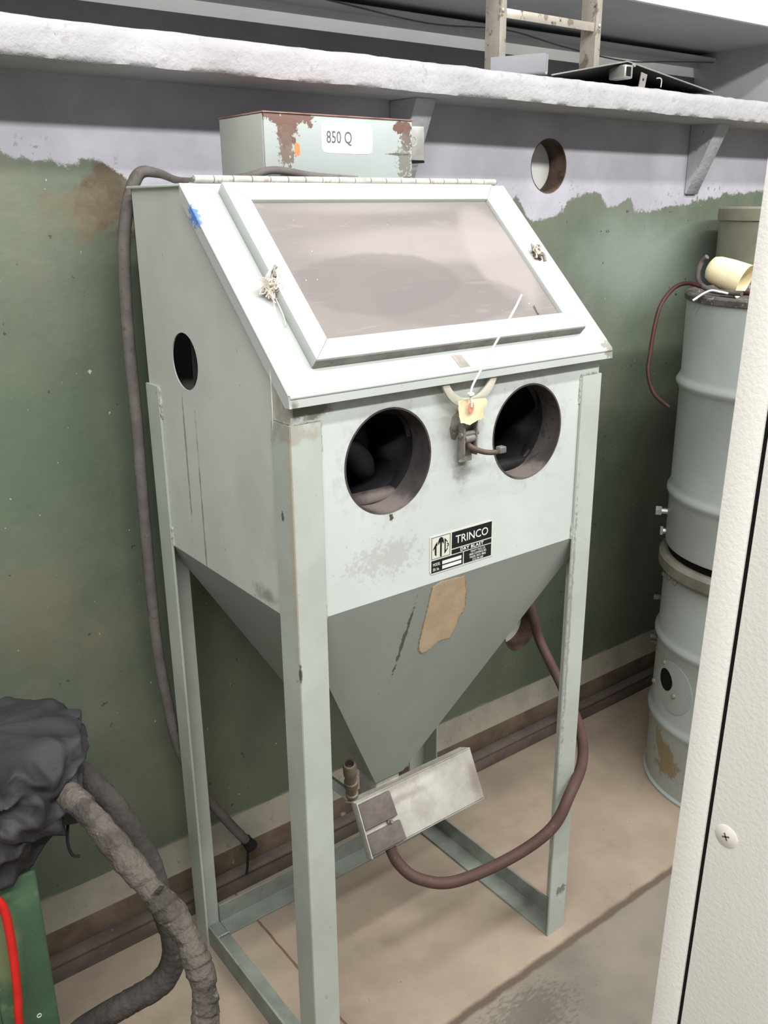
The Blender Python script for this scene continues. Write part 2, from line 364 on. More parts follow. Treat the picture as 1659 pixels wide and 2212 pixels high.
def plate_mesh(outer, holes, thick, M, bev=0):
    cu = bpy.data.curves.new('tmp', 'CURVE'); cu.dimensions = '2D'; cu.fill_mode = 'BOTH'; cu.extrude = max(thick/2-bev, 0)
    if bev: cu.bevel_depth = bev; cu.bevel_resolution = 1; cu.offset = -bev
    for loop in [outer]+list(holes):
        s = cu.splines.new('POLY'); s.points.add(len(loop)-1); s.use_cyclic_u = True
        for p, q in zip(s.points, loop): p.co = (q[0], q[1], 0, 1)
    ob = bpy.data.objects.new('tmp', cu); me = bpy.data.meshes.new_from_object(ob)
    bpy.data.objects.remove(ob); bpy.data.curves.remove(cu)
    me.materials.clear()
    bm = bmesh.new(); bm.from_mesh(me); bmesh.ops.remove_doubles(bm, verts=bm.verts, dist=1e-6)
    bmesh.ops.transform(bm, matrix=M, verts=bm.verts); bmesh.ops.recalc_face_normals(bm, faces=bm.faces)
    bm.to_mesh(me); bm.free()
    return me
def plate(name, outer, holes, thick, M, m, parent=None, bev=0):
    return link(name, plate_mesh(outer, holes, thick, M, bev), m, parent, 35)
def text(name, s, size, M, m, parent, align='LEFT', sx=1., bold=0., thick=.0002, space=1.):
    cu = bpy.data.curves.new('tmp', 'FONT'); cu.body = s; cu.size = size; cu.align_x = align; cu.align_y = 'CENTER'
    cu.extrude = thick; cu.offset = bold; cu.space_character = space; cu.resolution_u = 3
    ob = bpy.data.objects.new('tmp', cu); me = bpy.data.meshes.new_from_object(ob)
    bpy.data.objects.remove(ob); bpy.data.curves.remove(cu); me.materials.clear()
    me.transform(M @ Matrix.Diagonal((sx, 1, 1, 1)))
    return link(name, me, m, parent)
def XZ(y):                      # local (u,v,w) -> (x=u, z=v, y=y-w): faces -y
    return Matrix(((1, 0, 0, 0), (0, 0, -1, y), (0, 1, 0, 0), (0, 0, 0, 1)))
def YZ(x):                      # local (u,v,w) -> (y=u, z=v, x=x+w)
    return Matrix(((0, 0, 1, x), (1, 0, 0, 0), (0, 1, 0, 0), (0, 0, 0, 1)))

# ------------------------------------------------------------------ the setting
bm = bmesh.new(); box(bm, (-2.5, -3.2, -.05), (4.2, .66, 0)); struct(from_bm('floor', bm, floor_m), 'beige painted concrete floor with a grey strip in front')
WH = [circle(1.141, 1.622, .0635), circle(1.113, .362, .0625)]
wall = struct(plate('wall_back', [(-2.0, 0), (4.2, 0), (4.2, 1.76), (-2.0, 1.76)], WH, .055, XZ(.6275), wall_m), 'green painted wall with white paint along its top')
struct(boxobj('wall_core', (-2.0, .656, 0), (4.2, .80, 1.76), core_m, None, 0), 'pale wall layer seen through the round holes')
for i, (cx, cz, r) in enumerate([(1.141, 1.622, .0635), (1.113, .362, .0625)]):
    bm = bmesh.new(); lathe(bm, [(r, -.001), (r-.002, 0), (r-.002, .0555), (r, .0555)], axis_mat((cx, .6, cz), (0, 1, 0)))
    from_bm('hole_lining', bm, sleeve_m, wall, 40)
# ledge: rough rounded concrete edge
bm = bmesh.new(); N = 420
prof = [(.80, 1.742), (.60, 1.742), (.50, 1.741), (.466, 1.741), (.457, 1.744), (.454, 1.752), (.4545, 1.765), (.4535, 1.779), (.455, 1.790), (.460, 1.797), (.470, 1.800), (.55, 1.801), (3.4, 1.802)]
rings = []
for i in range(N+1):
    x = -1.2+i*(4.9/N); ring = []
    for j, (y, z) in enumerate(prof):
        d = Vector((0, 0, 0))
        if 3 <= j <= 10:
            p = Vector((x*9, y*30, z*30)); d = Vector((0, noise.noise(p)*.0022+noise.noise(p*4)*.0016, noise.noise(p+Vector((5, 3, 1)))*.0020+noise.noise(p*4+Vector((9, 1, 4)))*.0014))
        ring.append(bm.verts.new((x, y+d.y, z+d.z-(x-.8)*.004)))
    rings.append(ring)
for a, b in zip(rings, rings[1:]):
    for j in range(len(prof)-1): bm.faces.new((a[j], a[j+1], b[j+1], b[j]))
bm.faces.new(rings[0]); bm.faces.new(rings[-1])
struct(from_bm('trim_1', bm, ledge_m, None, 50), 'rough white painted ledge along the top of the wall')
for i, x in enumerate((.642, 1.707)):
    bm = bmesh.new()
    prism(bm, [(x, .6, 1.558), (x, .592, 1.556), (x, .508, 1.735), (x, .508, 1.743), (x, .6, 1.743)], (.053, 0, 0))
    bmesh.ops.bevel(bm, geom=list(bm.edges), offset=.0025, segments=1, affect='EDGES')
    struct(from_bm('trim_%d' % (i+2), bm, gusset_m, None, 40), ['triangular bracket under the ledge behind the electrical box', 'triangular bracket under the ledge near the drums'][i])
# rails and kerb along the foot of the wall
bm = bmesh.new(); box(bm, (-1.2, .541, 0), (3.6, .566, .044), .002); box(bm, (-1.2, .536, .044), (3.6, .566, .052), .002)
struct(from_bm('baseboard_back', bm, grey_rail, None, 40), 'dirty steel rail lying along the foot of the wall')
bm = bmesh.new(); box(bm, (-1.2, .574, .0), (3.6, .6, .100), .002); struct(from_bm('trim_4', bm, brown_rail, None, 40), 'rusty brown rail above the floor rail at the wall')
bm = bmesh.new(); prism(bm, [(-1.2, .576, .100), (-1.2, .582, .112), (-1.2, .5995, .165), (-1.2, .6, .10)], (4.8, 0, 0)); struct(from_bm('trim_5', bm, conc_trim, None, 30), 'pale sloping kerb between wall and rusty rail')
# recess above the ledge
struct(boxobj('wall_far', (-1.2, 1.60, 1.80), (3.13, 1.625, 2.060), niche_d, None, .004), 'dark grey low wall at the back of the recess')
struct(boxobj('wall_beyond', (-1.5, 2.0, 1.80), (4.4, 2.06, 2.5), bright_m, None, 0), 'pale wall glimpsed through the slot of the recess')
bm = bmesh.new(); box(bm, (-1.2, 1.59, 2.096), (3.13, 1.60, 2.16), .002); box(bm, (-1.2, 1.50, 2.118), (3.13, 1.59, 2.126), .002)
struct(from_bm('trim_6', bm, niche_m, None, 40), 'grey steel beam across the back of the recess')
struct(boxobj('ceiling', (-1.5, 1.06, 2.1475), (3.6, 1.62, 2.17), niche_m, None, .004), 'grey soffit over the recess above the ledge')
struct(boxobj('wall_fascia', (-1.5, 1.045, 2.149), (4.4, 1.062, 3.4), bright_m, None, .002), 'bright white fascia above the recess')
struct(boxobj('wall_right', (3.13, .9, 1.80), (3.25, 2.3, 2.16), niche_m, None, .004), 'grey end wall of the recess')
for nm, x, w in (('far_duct', 2.55, .10), ('far_duct', 2.75, .06)):
    bm = bmesh.new(); lathe(bm, [(w, 0), (w, .30)], axis_mat((x, 1.95, 1.80), (0, 0, 1)), 24, True)
    tag(from_bm(nm, bm, galv, None, 40), 'wide pale duct beyond the slot of the recess' if w > .08 else 'narrow pale duct beyond the slot of the recess', 'duct')
tag(tubeobj('hanging_wire', [(1.1, 1.5, 2.125), (1.5, 1.497, 2.10), (1.85, 1.49, 2.112), (2.15, 1.49, 2.085), (2.5, 1.49, 2.065), (2.8, 1.49, 2.085), (3.1, 1.49, 2.105)], .0025, wire_m, None, 60, 6), 'thin grey wire sagging below the beam in the recess', 'wire')

# ------------------------------------------------------------------ blasting cabinet
W, D, ZB, H = .658, .489, .9385, 1.5664
YL, YO, ZL, TH, OV = .2733, .014, 1.2722, .0173, .0063
cab = thing('blast_cabinet', 'pale grey-green steel sandblasting cabinet on four legs with a sloping window', 'cabinet', (W/2, D/2, 0))
I = .0045                        # legs lie this much outside the sheet-metal body
side_poly = [(I, ZB), (I, ZL+.012), (YL, H-.004), (D-I, H-.004), (D-I, ZB)]
plate('side_panel', side_poly, [circle(.328, 1.293, .047)], .002, YZ(I+.001), side_paint, cab)
plate('side_panel', side_poly, [], .002, YZ(W-I-.001), side_paint, cab)
plate('front_panel', [(I, ZB), (W-I, ZB), (W-I, ZL+.01), (I, ZL+.01)], [circle(.1765, 1.163, .081), circle(.477, 1.163, .081)], .003, XZ(I+.0015), front_paint, cab)
boxobj('corner_seam', (I-.0002, I-.0002, ZB), (I+.004, I+.004, ZL+.008), side_paint, cab, 0)
boxobj('corner_seam', (W-I-.004, I-.0002, ZB), (W-I+.0002, I+.004, ZL+.008), side_paint, cab, 0)
boxobj('back_panel', (I, D-I-.002, ZB), (W-I, D-I, H-.004), paint, cab, 0)
boxobj('top_panel', (-.002, YL-.004, H-.004), (W+.002, D, H), paint, cab, .001)
# hopper
bm = bmesh.new(); hx, hy, s, zb = W/2, D/2, .036, .42
o4 = [(I, I), (W-I, I), (W-I, D-I), (I, D-I)]; i4 = [(hx-s, hy-s), (hx+s, hy-s), (hx+s, hy+s), (hx-s, hy+s)]
a = [bm.verts.new((x, y, ZB)) for x, y in o4]; b = [bm.verts.new((x, y, zb)) for x, y in i4]
a2 = [bm.verts.new((x+(.004 if x < hx else -.004), y+(.004 if y < hy else -.004), ZB)) for x, y in o4]; b2 = [bm.verts.new((hx+(x-hx)*.9, hy+(y-hy)*.9, zb)) for x, y in i4]
for k in range(4):
    j = (k+1) % 4
    bm.faces.new((a[k], a[j], b[j], b[k])); bm.faces.new((a2[j], a2[k], b2[k], b2[j])); bm.faces.new((b[k], b[j], b2[j], b2[k])); bm.faces.new((a[j], a[k], a2[k], a2[j]))
from_bm('hopper', bm, hopper_paint, cab)
# legs: L angles
LF, T = .0523, .0045
def leg(x, y, sx, sy, top):
    bm = bmesh.new()
    P = [(0, 0), (LF, 0), (LF, T), (T, T), (T, LF), (0, LF)]
    poly = [(x+sx*u, y+sy*v, 0) for u, v in P]
    prism(bm, poly, (0, 0, top)); bmesh.ops.bevel(bm, geom=[e for e in bm.edges if abs(e.verts[0].co.z-e.verts[1].co.z) > .1], offset=.0012, segments=2, affect='EDGES')
    return from_bm('leg', bm, leg_paint, cab, 40)
leg(0, 0, 1, 1, 1.244); leg(W, 0, -1, 1, 1.244); leg(0, D, 1, -1, 1.236); leg(W, D, -1, -1, 1.236)
def angle_rail(poly, d):
    bm = bmesh.new(); prism(bm, poly, d); bmesh.ops.bevel(bm, geom=list(bm.edges), offset=.0008, segments=1, affect='EDGES')
    return from_bm('base_rail', bm, rail_paint, cab, 40)
t = .005
for sx, x in ((1, T+.0002), (-1, W-T-.0002)):
    f = lambda u, z: (x+sx*u, T+.0005, z)
    angle_rail([f(0, 0), f(LF-T, 0), f(LF-T, t), f(t, t), f(t, .05), f(0, .05)], (0, D-2*T-.001, 0))
g = lambda v, z: (LF+.0004, D-T-v, z)
angle_rail([g(0, 0), g(LF-T, 0), g(LF-T, t), g(t, t), g(t, .05), g(0, .05)], (W-2*LF-.0008, 0, 0))
# weld beads along the leg flanges
def weld(p, q, r=.0028):
    L = (Vector(q)-Vector(p)).length; n = max(6, int(L/.0035))
    bm = bmesh.new(); pts = [Vector(p).lerp(Vector(q), i/n)+Vector((random.uniform(-1, 1), random.uniform(-1, 1), 0))*.0006 for i in range(n+1)]
    tube(bm, pts, lambda u: r*(.75+.45*abs(math.sin(u*n*1.3))), 7); from_bm('weld_bead', bm, weld_m, cab, 60)
weld((LF, I, 1.244), (LF, I, 1.20)); weld((LF*.2, I, 1.2455), (LF, I, 1.2455), .0022); weld((LF, I, .96), (LF, I, .935))
weld((W-LF, I, 1.244), (W-LF, I, 1.195)); weld((W-LF, I, 1.2455), (W-LF*.2, I, 1.2455), .0022); weld((W-LF, I, .968), (W-LF, I, .938))
weld((I, LF, 1.2455), (I, .005, 1.2455), .002); weld((I, D-LF, 1.234), (I, D-LF, 1.18), .0035); weld((I, D-LF, .975), (I, D-LF, .938), .0032)
weld((LF*.2, D-LF-.002, .012), (LF, D-LF-.002, .012), .002)

# lid: sloping sheet with a folded front lip and side lips
DV = Vector((0, YL+YO, H-ZL-TH)); LL = DV.length; dv = DV.normalized(); dn = Vector((0, -dv.z, dv.y))
O = Vector((0, -YO, ZL+TH))
def LID(off):                    # local (u = x, v = up the slope, w = out of the lid)
    M = Matrix((Vector((1, 0, 0)), dv, dn)).transposed().to_4x4(); M.translation = O+dn*off; return M
def L3(x, v, w=0.): return O+Vector((x, 0, 0))+dv*v+dn*w
bm = bmesh.new()
me = plate_mesh([(-OV, 0), (W+OV, 0), (W+OV, LL), (-OV, LL)], [[(.066, .058), (.592, .058), (.592, .352), (.066, .352)]], .003, LID(-.0015), 0)
bm.from_mesh(me); bpy.data.meshes.remove(me)
for x0, x1 in ((-OV-.0012, -OV+.003), (W+OV-.003, W+OV+.0012)):
    prism(bm, [(x0, -YO-.0004, ZL), tuple(L3(x0, -.0004, -.0018)), tuple(L3(x0, LL, -.0018)), (x0, YL, H-.026), (x0, -YO+.012, ZL)], (x1-x0, 0, 0))
    xe = x0+.0022 if x0 < 0 else x1-.0022
    tube(bm, [tuple(L3(xe, .0012, -.0020)), tuple(L3(xe, LL, -.0020))], .0026, 12)
box(bm, (-OV, -YO, ZL), (W+OV, -YO+.003, ZL+TH+.0005), 0)
tube(bm, [(-OV+.001, -YO+.002, ZL+TH-.0028), (W+OV-.001, -YO+.002, ZL+TH-.0028)], .0034, 12)
lid = from_bm('lid', bm, lid_paint, cab, 40, False)
# raised window frame: four mitred folded bars
fx0, fx1, fv0, fv1 = .049, .609, .040, .381; px0, px1, pv0, pv1 = .084, .573, .074, .344; FH = .020
def fbar(q):                     # q: outer a, outer b, inner b, inner a (x, v)
    bm = bmesh.new()
    hexa(bm, [tuple(L3(x, v, .0004)) for x, v in q]+[tuple(L3(x, v, FH)) for x, v in q], .0016, 2)
    return bm
wf = None
for q in ([(fx0, fv0), (fx1, fv0), (px1, pv0), (px0, pv0)], [(fx1, fv0), (fx1, fv1), (px1, pv1), (px1, pv0)], [(fx1, fv1), (fx0, fv1), (px0, pv1), (px1, pv1)], [(fx0, fv1), (fx0, fv0), (px0, pv0), (px0, pv1)]):
    o = from_bm('window_frame_bar', fbar(q), lid_paint, lid, 40)
bm = bmesh.new(); q = [(px0-.004, pv0-.004), (px1+.004, pv0-.004), (px1+.004, pv1+.004), (px0-.004, pv1+.004)]
hexa(bm, [tuple(L3(x, v, .009)) for x, v in q]+[tuple(L3(x, v, .013)) for x, v in q])
gp = from_bm('window_pane', bm, glass_m, lid); gp['label'] = 'dusty mauve tinted viewing window'
bm = bmesh.new(); q = [(fx0+.001, .0398), (fx0+.001, .0392), (fx1-.001, .0392), (fx1-.001, .0398)]
hexa(bm, [tuple(L3(x, v, .0003)) for x, v in q]+[tuple(L3(x, v, .017)) for x, v in q]); from_bm('frame_hem', bm, steel, lid)
bm = bmesh.new(); q = [(.306, .006), (.326, .006), (.322, .030), (.302, .030)]
hexa(bm, [tuple(L3(x, v, .0002)) for x, v in q]+[tuple(L3(x, v, .0006)) for x, v in q]); o = from_bm('tape_remnant', bm, tape_m, lid); o['label'] = 'small beige tape remnant'
# piano hinge
hg = boxobj('hinge', (.018, YL+.002, H+.0002), (.640, YL+.020, H+.002), hinge_m, cab, .0005)
nk = 19; w0 = .625/nk; bm = bmesh.new(); lathe(bm, [(.0, 0), (.0052, 0), (.0058, .0006), (.0058, w0-.0022), (.0052, w0-.0016), (0, w0-.0016)], axis_mat((0, 0, 0), (1, 0, 0)), 14)
bmesh.ops.recalc_face_normals(bm, faces=bm.faces)
kme = bpy.data.meshes.new('knuckle'); bm.to_mesh(kme); bm.free(); kme.materials.append(hinge_m)
for p in kme.polygons: p.use_smooth = True
kme.set_sharp_from_angle(angle=.7)
for k in range(nk):
    o = link('knuckle', kme, None, hg, None, (.016+k*w0, YL-.002, H+.006))
bm = bmesh.new(); lathe(bm, [(.0, 0), (.0032, 0), (.0032, .63), (0, .63)], axis_mat((.0135, YL-.002, H+.006), (1, 0, 0)), 10); from_bm('hinge_pin', bm, steel, hg, 40)

# arm ports and gloves
for cx in (.1765, .477):
    bm = bmesh.new()
    lathe(bm, [(.0835, -.001), (.0835, .055), (.0805, .055), (.0805, -.001), (.0835, -.001)], axis_mat((cx, I+.0005, 1.163), (0, 1, 0)), 56)
    pr = from_bm('arm_port', bm, dusty_inner, cab, 40)
def crumple(a, f, seed):
    return lambda u, ang, p: a*min(1, u*4)*(noise.noise(Vector((math.cos(ang)*f, math.sin(ang)*f, u*f*1.5+seed)))*1.2)
for cx, sd in ((.1765, 1.7), (.477, 8.3)):
    bm = bmesh.new(); path = spline([(cx, .045, 1.163), (cx, .09, 1.165), (cx+.01, .16, 1.15), (cx+.02, .24, 1.11), (cx+.02, .30, 1.05)], 26)
    tube(bm, path, lambda u: .080*(1-.35*u), 36, False, crumple(.42, 1.6, sd)); bm.faces.ensure_lookup_table()
    o = from_bm('glove_sleeve', bm, rubber, cab, 80)
    gl = [((cx-.045, .075, 1.185), (cx-.005, .085, 1.155), (cx+.03, .10, 1.115), .021), ((cx-.03, .12, 1.23), (cx+.0, .11, 1.19), (cx+.03, .12, 1.15), .024), ((cx-.07, .10, 1.17), (cx-.055, .09, 1.13), (cx-.03, .10, 1.09), .017)] if cx < .3 else \
         [((cx-.075, .08, 1.135), (cx-.055, .075, 1.115), (cx-.04, .085, 1.085), .020), ((cx-.05, .07, 1.105), (cx-.025, .075, 1.105), (cx-.015, .08, 1.104), .011)]
    for a_, b_, c_, r in gl:
        bm = bmesh.new(); n = 14; tube(bm, spline([a_, b_, c_], n), lambda u, r=r: r*math.sqrt(max(.02, 1-abs(2*u-1)**3.5)), 14, True, lambda u, ang, p: .12*noise.noise(p*60))
        from_bm('glove_finger', bm, rubber, o, 80)
    bm = bmesh.new(); box(bm, (cx-.07, .048, 1.082), (cx+.055, .075, 1.100), .006); from_bm('cuff_fold', bm, dusty_inner if cx < .3 else rubber, o, 50)
# dark sheet added inside the body, so that no daylight shows through the ports
boxobj('port_light_block', (.02, .33, 1.0), (W-.02, .333, 1.5), interior, cab, 0)

# nameplate: coordinates in fractions of the plate
NX, NZ, NW, NH = .2583, .9535, .1425, .0672
YP = I-.0002
np_ = plate('nameplate', [(NX+.004, NZ), (NX+NW, NZ), (NX+NW, NZ+NH-.006), (NX+NW-.005, NZ+NH), (NX, NZ+NH), (NX, NZ+.006)], [], .0008, XZ(YP-.0004), plate_m, cab)
np_['label'] = 'black and silver maker nameplate'
def nrect(u0, v0, u1, v1, m, lift, name='print_block'):
    return plate(name, [(NX+u0*NW, NZ+v0*NH), (NX+u1*NW, NZ+v0*NH), (NX+u1*NW, NZ+v1*NH), (NX+u0*NW, NZ+v1*NH)], [], .0002, XZ(YP-.0009-lift), m, np_)
nrect(.335, .535, .975, .965, black_ink, 0); nrect(.335, .385, .975, .505, black_ink, 0); nrect(.53, .035, .975, .36, black_ink, 0); nrect(.025, .035, .515, .36, black_ink, 0)
nrect(.19, .20, .49, .29, white_ink, .0002); nrect(.19, .075, .49, .165, white_ink, .0002)
bm = bmesh.new()
for u0, v0, u1, v1 in ((.025, .395, .31, .405), (.025, .955, .31, .965), (.025, .395, .031, .965), (.304, .395, .31, .965)):
    box(bm, (NX+u0*NW, YP-.0011, NZ+v0*NH), (NX+u1*NW, YP-.0008, NZ+v1*NH))
from_bm('emblem_border', bm, black_ink, np_)
def ntext(s, u, v, size, m=white_ink, align='CENTER', sx=1., bold=0., space=1.):
    text('lettering', s, size, XZ(YP-.0012) @ Matrix.Translation((NX+u*NW, NZ+v*NH, 0)), m, np_, align, sx, bold, .0001, space)
ntext('TRINCO', .655, .735, .0200, sx=1.0, bold=.00008)
ntext('DRY BLAST', .655, .445, .0078, sx=1.22, bold=.00022, space=1.14)
for k, s_ in enumerate(('TRINITY TOOL CO.', '34600 COMMERCE RD.', 'FRASER, MICH. 48026', '(313) 296-1600')): ntext(s_, .755, .305-.077*k, .0056, sx=.72)
ntext('MODEL', .045, .245, .0072, align='LEFT', sx=.68); ntext('SER. No.', .045, .115, .0072, align='LEFT', sx=.55)
# emblem: three letters drawn into a pointed oval
def emb(polys):
    for P in polys:
        plate('emblem_stroke', [(NX+(.03+u*.275)*NW, NZ+(.40+v*.56)*NH) for u, v in P], [], .0002, XZ(YP-.0011), black_ink, np_)
emb([[(.455, .04), (.545, .04), (.545, .70), (.60, .70), (.60, .64), (.655, .62), (.655, .76), (.60, .90), (.50, .96), (.40, .90), (.345, .76), (.345, .62), (.40, .64), (.40, .70), (.455, .70)],
     [(.16, .20), (.25, .12), (.25, .58), (.30, .60), (.30, .78), (.20, .68), (.06, .46), (.06, .41), (.16, .50)],
     [(.70, .12), (.76, .18), (.76, .74), (.86, .62), (.86, .68), (.70, .86)],
     [(.76, .18), (.88, .32), (.88, .39), (.76, .26)],
     [(.84, .43), (.88, .41), (.94, .46), (.94, .54), (.88, .60), (.84, .58), (.84, .53), (.88, .54), (.90, .52), (.90, .48), (.88, .46), (.84, .48)]])
# torn paper label on the hopper front
fn_ = Vector((0, -(ZB-zb), -(hy-s-I))); fn_ = Vector((0, -(ZB-zb), -(hy-s-I))).normalized()
sl = Vector((0, hy-s-I, zb-ZB)).normalized()          # down the hopper front
def HOP(x, d, w=.0006): return Vector((x, I, ZB))+sl*d+fn_*w
def torn(pts, w, name, m, par, jag=.0012, th=.0003):
    P = []
    for k in range(len(pts)):
        a_, b_ = Vector(pts[k]), Vector(pts[(k+1) % len(pts)]); n = max(2, int((b_-a_).length/.004))
        for i in range(n):
            p = a_.lerp(b_, i/n); P.append(p+Vector((random.uniform(-jag, jag), random.uniform(-jag, jag))))
    M = Matrix((Vector((1, 0, 0)), -sl, fn_)).transposed().to_4x4(); M.translation = HOP(0, 0, w)
    return plate(name, [(p.x, -p.y) for p in P], [], th, M, m, par)
paper = [(.2691, .0105), (.2889, .003), (.3141, .0066), (.3395, .0092), (.3563, .0472), (.3708, .0934), (.3636, .1171), (.3651, .1374), (.3579, .1654), (.329, .162), (.3176, .1776), (.2989, .1806), (.2878, .1688), (.282, .1466), (.2771, .0903)]
pl_ = torn([(x+(.0018 if x > .32 else -.0010), y+(.0018 if y > .1 else -.0006)) for x, y in paper], .0003, 'paper_label', kraft_edge, cab, .0018)
torn(paper, .0007, 'label_paper_face', kraft, pl_, .0010); pl_['label'] = 'torn brown paper label remnant'

# toggle latch
lt = plate('latch', [(.298, 1.196), (.301, 1.180), (.309, 1.177), (.314, 1.186), (.334, 1.186), (.339, 1.177), (.347, 1.181), (.350, 1.197), (.345, 1.214), (.334, 1.222), (.314, 1.222), (.303, 1.214)], [circle(.306, 1.188, .0025, 12)], .002, XZ(I-.0012), steel, cab, .0004)
bm = bmesh.new(); box(bm, (.312, -.0035, 1.142), (.340, -.0005, 1.205), .0008); box(bm, (.311, -.016, 1.146), (.3145, -.001, 1.208), .001); box(bm, (.3375, -.016, 1.150), (.341, -.001, 1.208), .001)
from_bm('latch_channel', bm, steel, lt, 40)
bm = bmesh.new(); lathe(bm, [(0, 0), (.0045, 0), (.0045, .038), (0, .038)], axis_mat((.307, -.010, 1.186), (1, 0, 0)), 12); lathe(bm, [(0, 0), (.007, 0), (.007, .020), (0, .020)], axis_mat((.316, -.010, 1.178), (1, 0, 0)), 12)
from_bm('latch_pivot', bm, steel, lt, 40)
bm = bmesh.new(); tube(bm, spline([(.322, -.008, 1.172), (.330, -.014, 1.163), (.345, -.026, 1.156), (.362, -.034, 1.154), (.372, -.037, 1.157)], 16), lambda u: .0052-.001*u, 8); from_bm('latch_lever', bm, rusty, lt, 60)
bm = bmesh.new(); box(bm, (.366, -.043, 1.152), (.380, -.031, 1.163), .0018); from_bm('lever_tip', bm, steel, lt, 50)
bm = bmesh.new(); box(bm, (.313, -.0055, 1.139), (.339, -.0005, 1.148), .001); from_bm('latch_foot', bm, galv, lt, 50)
for z in (1.196, 1.186):
    bm = bmesh.new(); lathe(bm, [(0, 0), (.0028, 0), (.0028, .002), (0, .0026)], axis_mat((.3108, -.010, z-.004), (-1, 0, 0)), 10); from_bm('latch_rivet', bm, steel, lt, 40)
# hook ring under the lip
bm = bmesh.new(); ro, ri, ccx, ccz = .0615, .049, .3275, 1.2915; P = []
P += [(ccx+ro*math.cos(a), ccz+ro*math.sin(a)*1.02) for a in [math.radians(200+140*k/26) for k in range(27)]]
P += [(ccx+ri*math.cos(a), ccz+ri*math.sin(a)*.98) for a in [math.radians(340-140*k/26) for k in range(27)]]
o = plate('latch_hook', P, [], .005, XZ(-.008), hook_m, cab, .0008); o['label'] = 'curved cream hook under the lid lip'

# twine knots on the window frame sides
def tuft(c, m, n, R, name, wild=1.):
    bm = bmesh.new()
    for k in range(n):
        p = [Vector(c)+Vector((random.gauss(0, R*.55), random.gauss(0, R*.45)-abs(random.gauss(0, .002)), random.gauss(0, R*.75)))*wild for _ in range(4)]
        for q in p:
            dd = (q-O).dot(dn)
            if dd < FH*.2+.002: q += dn*(FH*.2+.003-dd)
        tube(bm, spline(p, 9), random.uniform(.0006, .0013), 5)
    return from_bm(name, bm, m, lid, 60)
c1 = L3(.040, .175, .014); c2 = L3(.598, .205, FH+.003)
o = tuft(c1, twine_m, 26, .013, 'twine_knot'); o['label'] = 'white twine knot on the left of the window'
o = tuft(c2, twine_d, 34, .010, 'twine_knot'); o['label'] = 'frayed brown twine knot on the right of the window'
tuft(c2+Vector((-.004, -.004, .003)), twine_m, 10, .010, 'twine_strands')
bm = bmesh.new()
for k in range(3):
    q = Vector(c1)+Vector((.010, 0, .022)); tube(bm, spline([Vector(c1)+Vector((-.004, -.004, -.004)), Vector(c1)+Vector((-.014+.003*k, -.010, .014)), q+Vector((-.008, -.006, .008)), q], 14), .0008, 5)
tube(bm, spline([c1, L3(.030, .13, .010), L3(.012, .095, .003), L3(-.004, .075, .003), Vector((-.0085, .03, 1.29)), Vector((-.010, .028, 1.245)), Vector((-.004, .046, 1.215))], 40), .0006, 5)
tube(bm, spline([c1+Vector((.006, -.004, -.014)), L3(.043, .13, .008), L3(.041, .115, .004)], 10), .0009, 5)
from_bm('twine_strands', bm, twine_m, lid, 60)
for p, sgn in ((L3(.052, .196, FH+.001), 1), (L3(.612, .195, FH+.001), -1)):
    bm = bmesh.new(); tube(bm, [p-dv*.006, p+dv*.004+dn*.004, p+dv*.008+Vector((sgn*.006, 0, 0))+dn*.006], .0032, 8); from_bm('frame_bolt', bm, steel, lid, 40)
bm = bmesh.new(); tube(bm, [L3(.5215, .080, .015), L3(.523, .098, .016)], .0014, 6); from_bm('frame_clip', bm, steel, lid, 40)

# media valve under the hopper
vb = Vector((0, .190, .414)); vd = Vector((0, .140, .313))-vb; vl = vd.length; vd.normalize(); vn = Vector((0, vd.z, -vd.y)); vn = vn if vn.y < 0 else -vn
def V(x, d, w=0.): return vb+Vector((x, 0, 0))+vd*d+vn*w
bm = bmesh.new()
hexa(bm, [tuple(V(x, d, w)) for x, d, w in ((.226, 0, -.003), (.536, 0, -.003), (.536, vl, -.003), (.226, vl, -.003), (.226, 0, 0), (.536, 0, 0), (.536, vl, 0), (.226, vl, 0))], .001)
hexa(bm, [tuple(V(x, d, w)) for x, d, w in ((.226, -.001, -.035), (.536, -.001, -.035), (.536, .002, -.035), (.226, .002, -.035), (.226, -.001, 0), (.536, -.001, 0), (.536, .002, 0), (.226, .002, 0))])
hexa(bm, [tuple(V(x, d, w)) for x, d, w in ((.226, vl-.003, -.015), (.536, vl-.003, -.015), (.536, vl, -.015), (.226, vl, -.015), (.226, vl-.003, 0), (.536, vl-.003, 0), (.536, vl, 0), (.226, vl, 0))])
hexa(bm, [tuple(V(x, d, w)) for x, d, w in ((.2245, 0, -.010), (.2275, 0, -.010), (.2275, vl, -.010), (.2245, vl, -.010), (.2245, 0, .011), (.2275, 0, .011), (.2275, vl, .011), (.2245, vl, .011))], .001)
box(bm, (hx-.03, hy-.03, .35), (hx+.03, hy+.03, .42), .002)
vv = from_bm('metering_valve', bm, valve_m, cab, 40); vv['label'] = 'dusty metal valve box with two rubber pads under the hopper'
for d0, d1, x1 in ((.006, .058, .307), (.068, vl-.004, .312)):
    bm = bmesh.new(); hexa(bm, [tuple(V(x, d, w)) for x, d, w in ((.229, d0, .0005), (x1, d0, .0005), (x1+.003, d1, .0005), (.229, d1, .0005), (.229, d0, .009), (x1, d0, .009), (x1+.003, d1, .009), (.229, d1, .009))], .002)
    from_bm('rubber_pad', bm, pad_m, vv, 50)
bm = bmesh.new(); lathe(bm, [(0, 0), (.006, 0), (.006, .006), (.0035, .006), (.0035, .014), (0, .014)], axis_mat(V(.290, .063, 0), vn), 6); from_bm('valve_bolt', bm, steel, vv, 30)
bm = bmesh.new()
base = V(.240, .004, -.03); ax = (Vector((.203, .172, .545))-base)
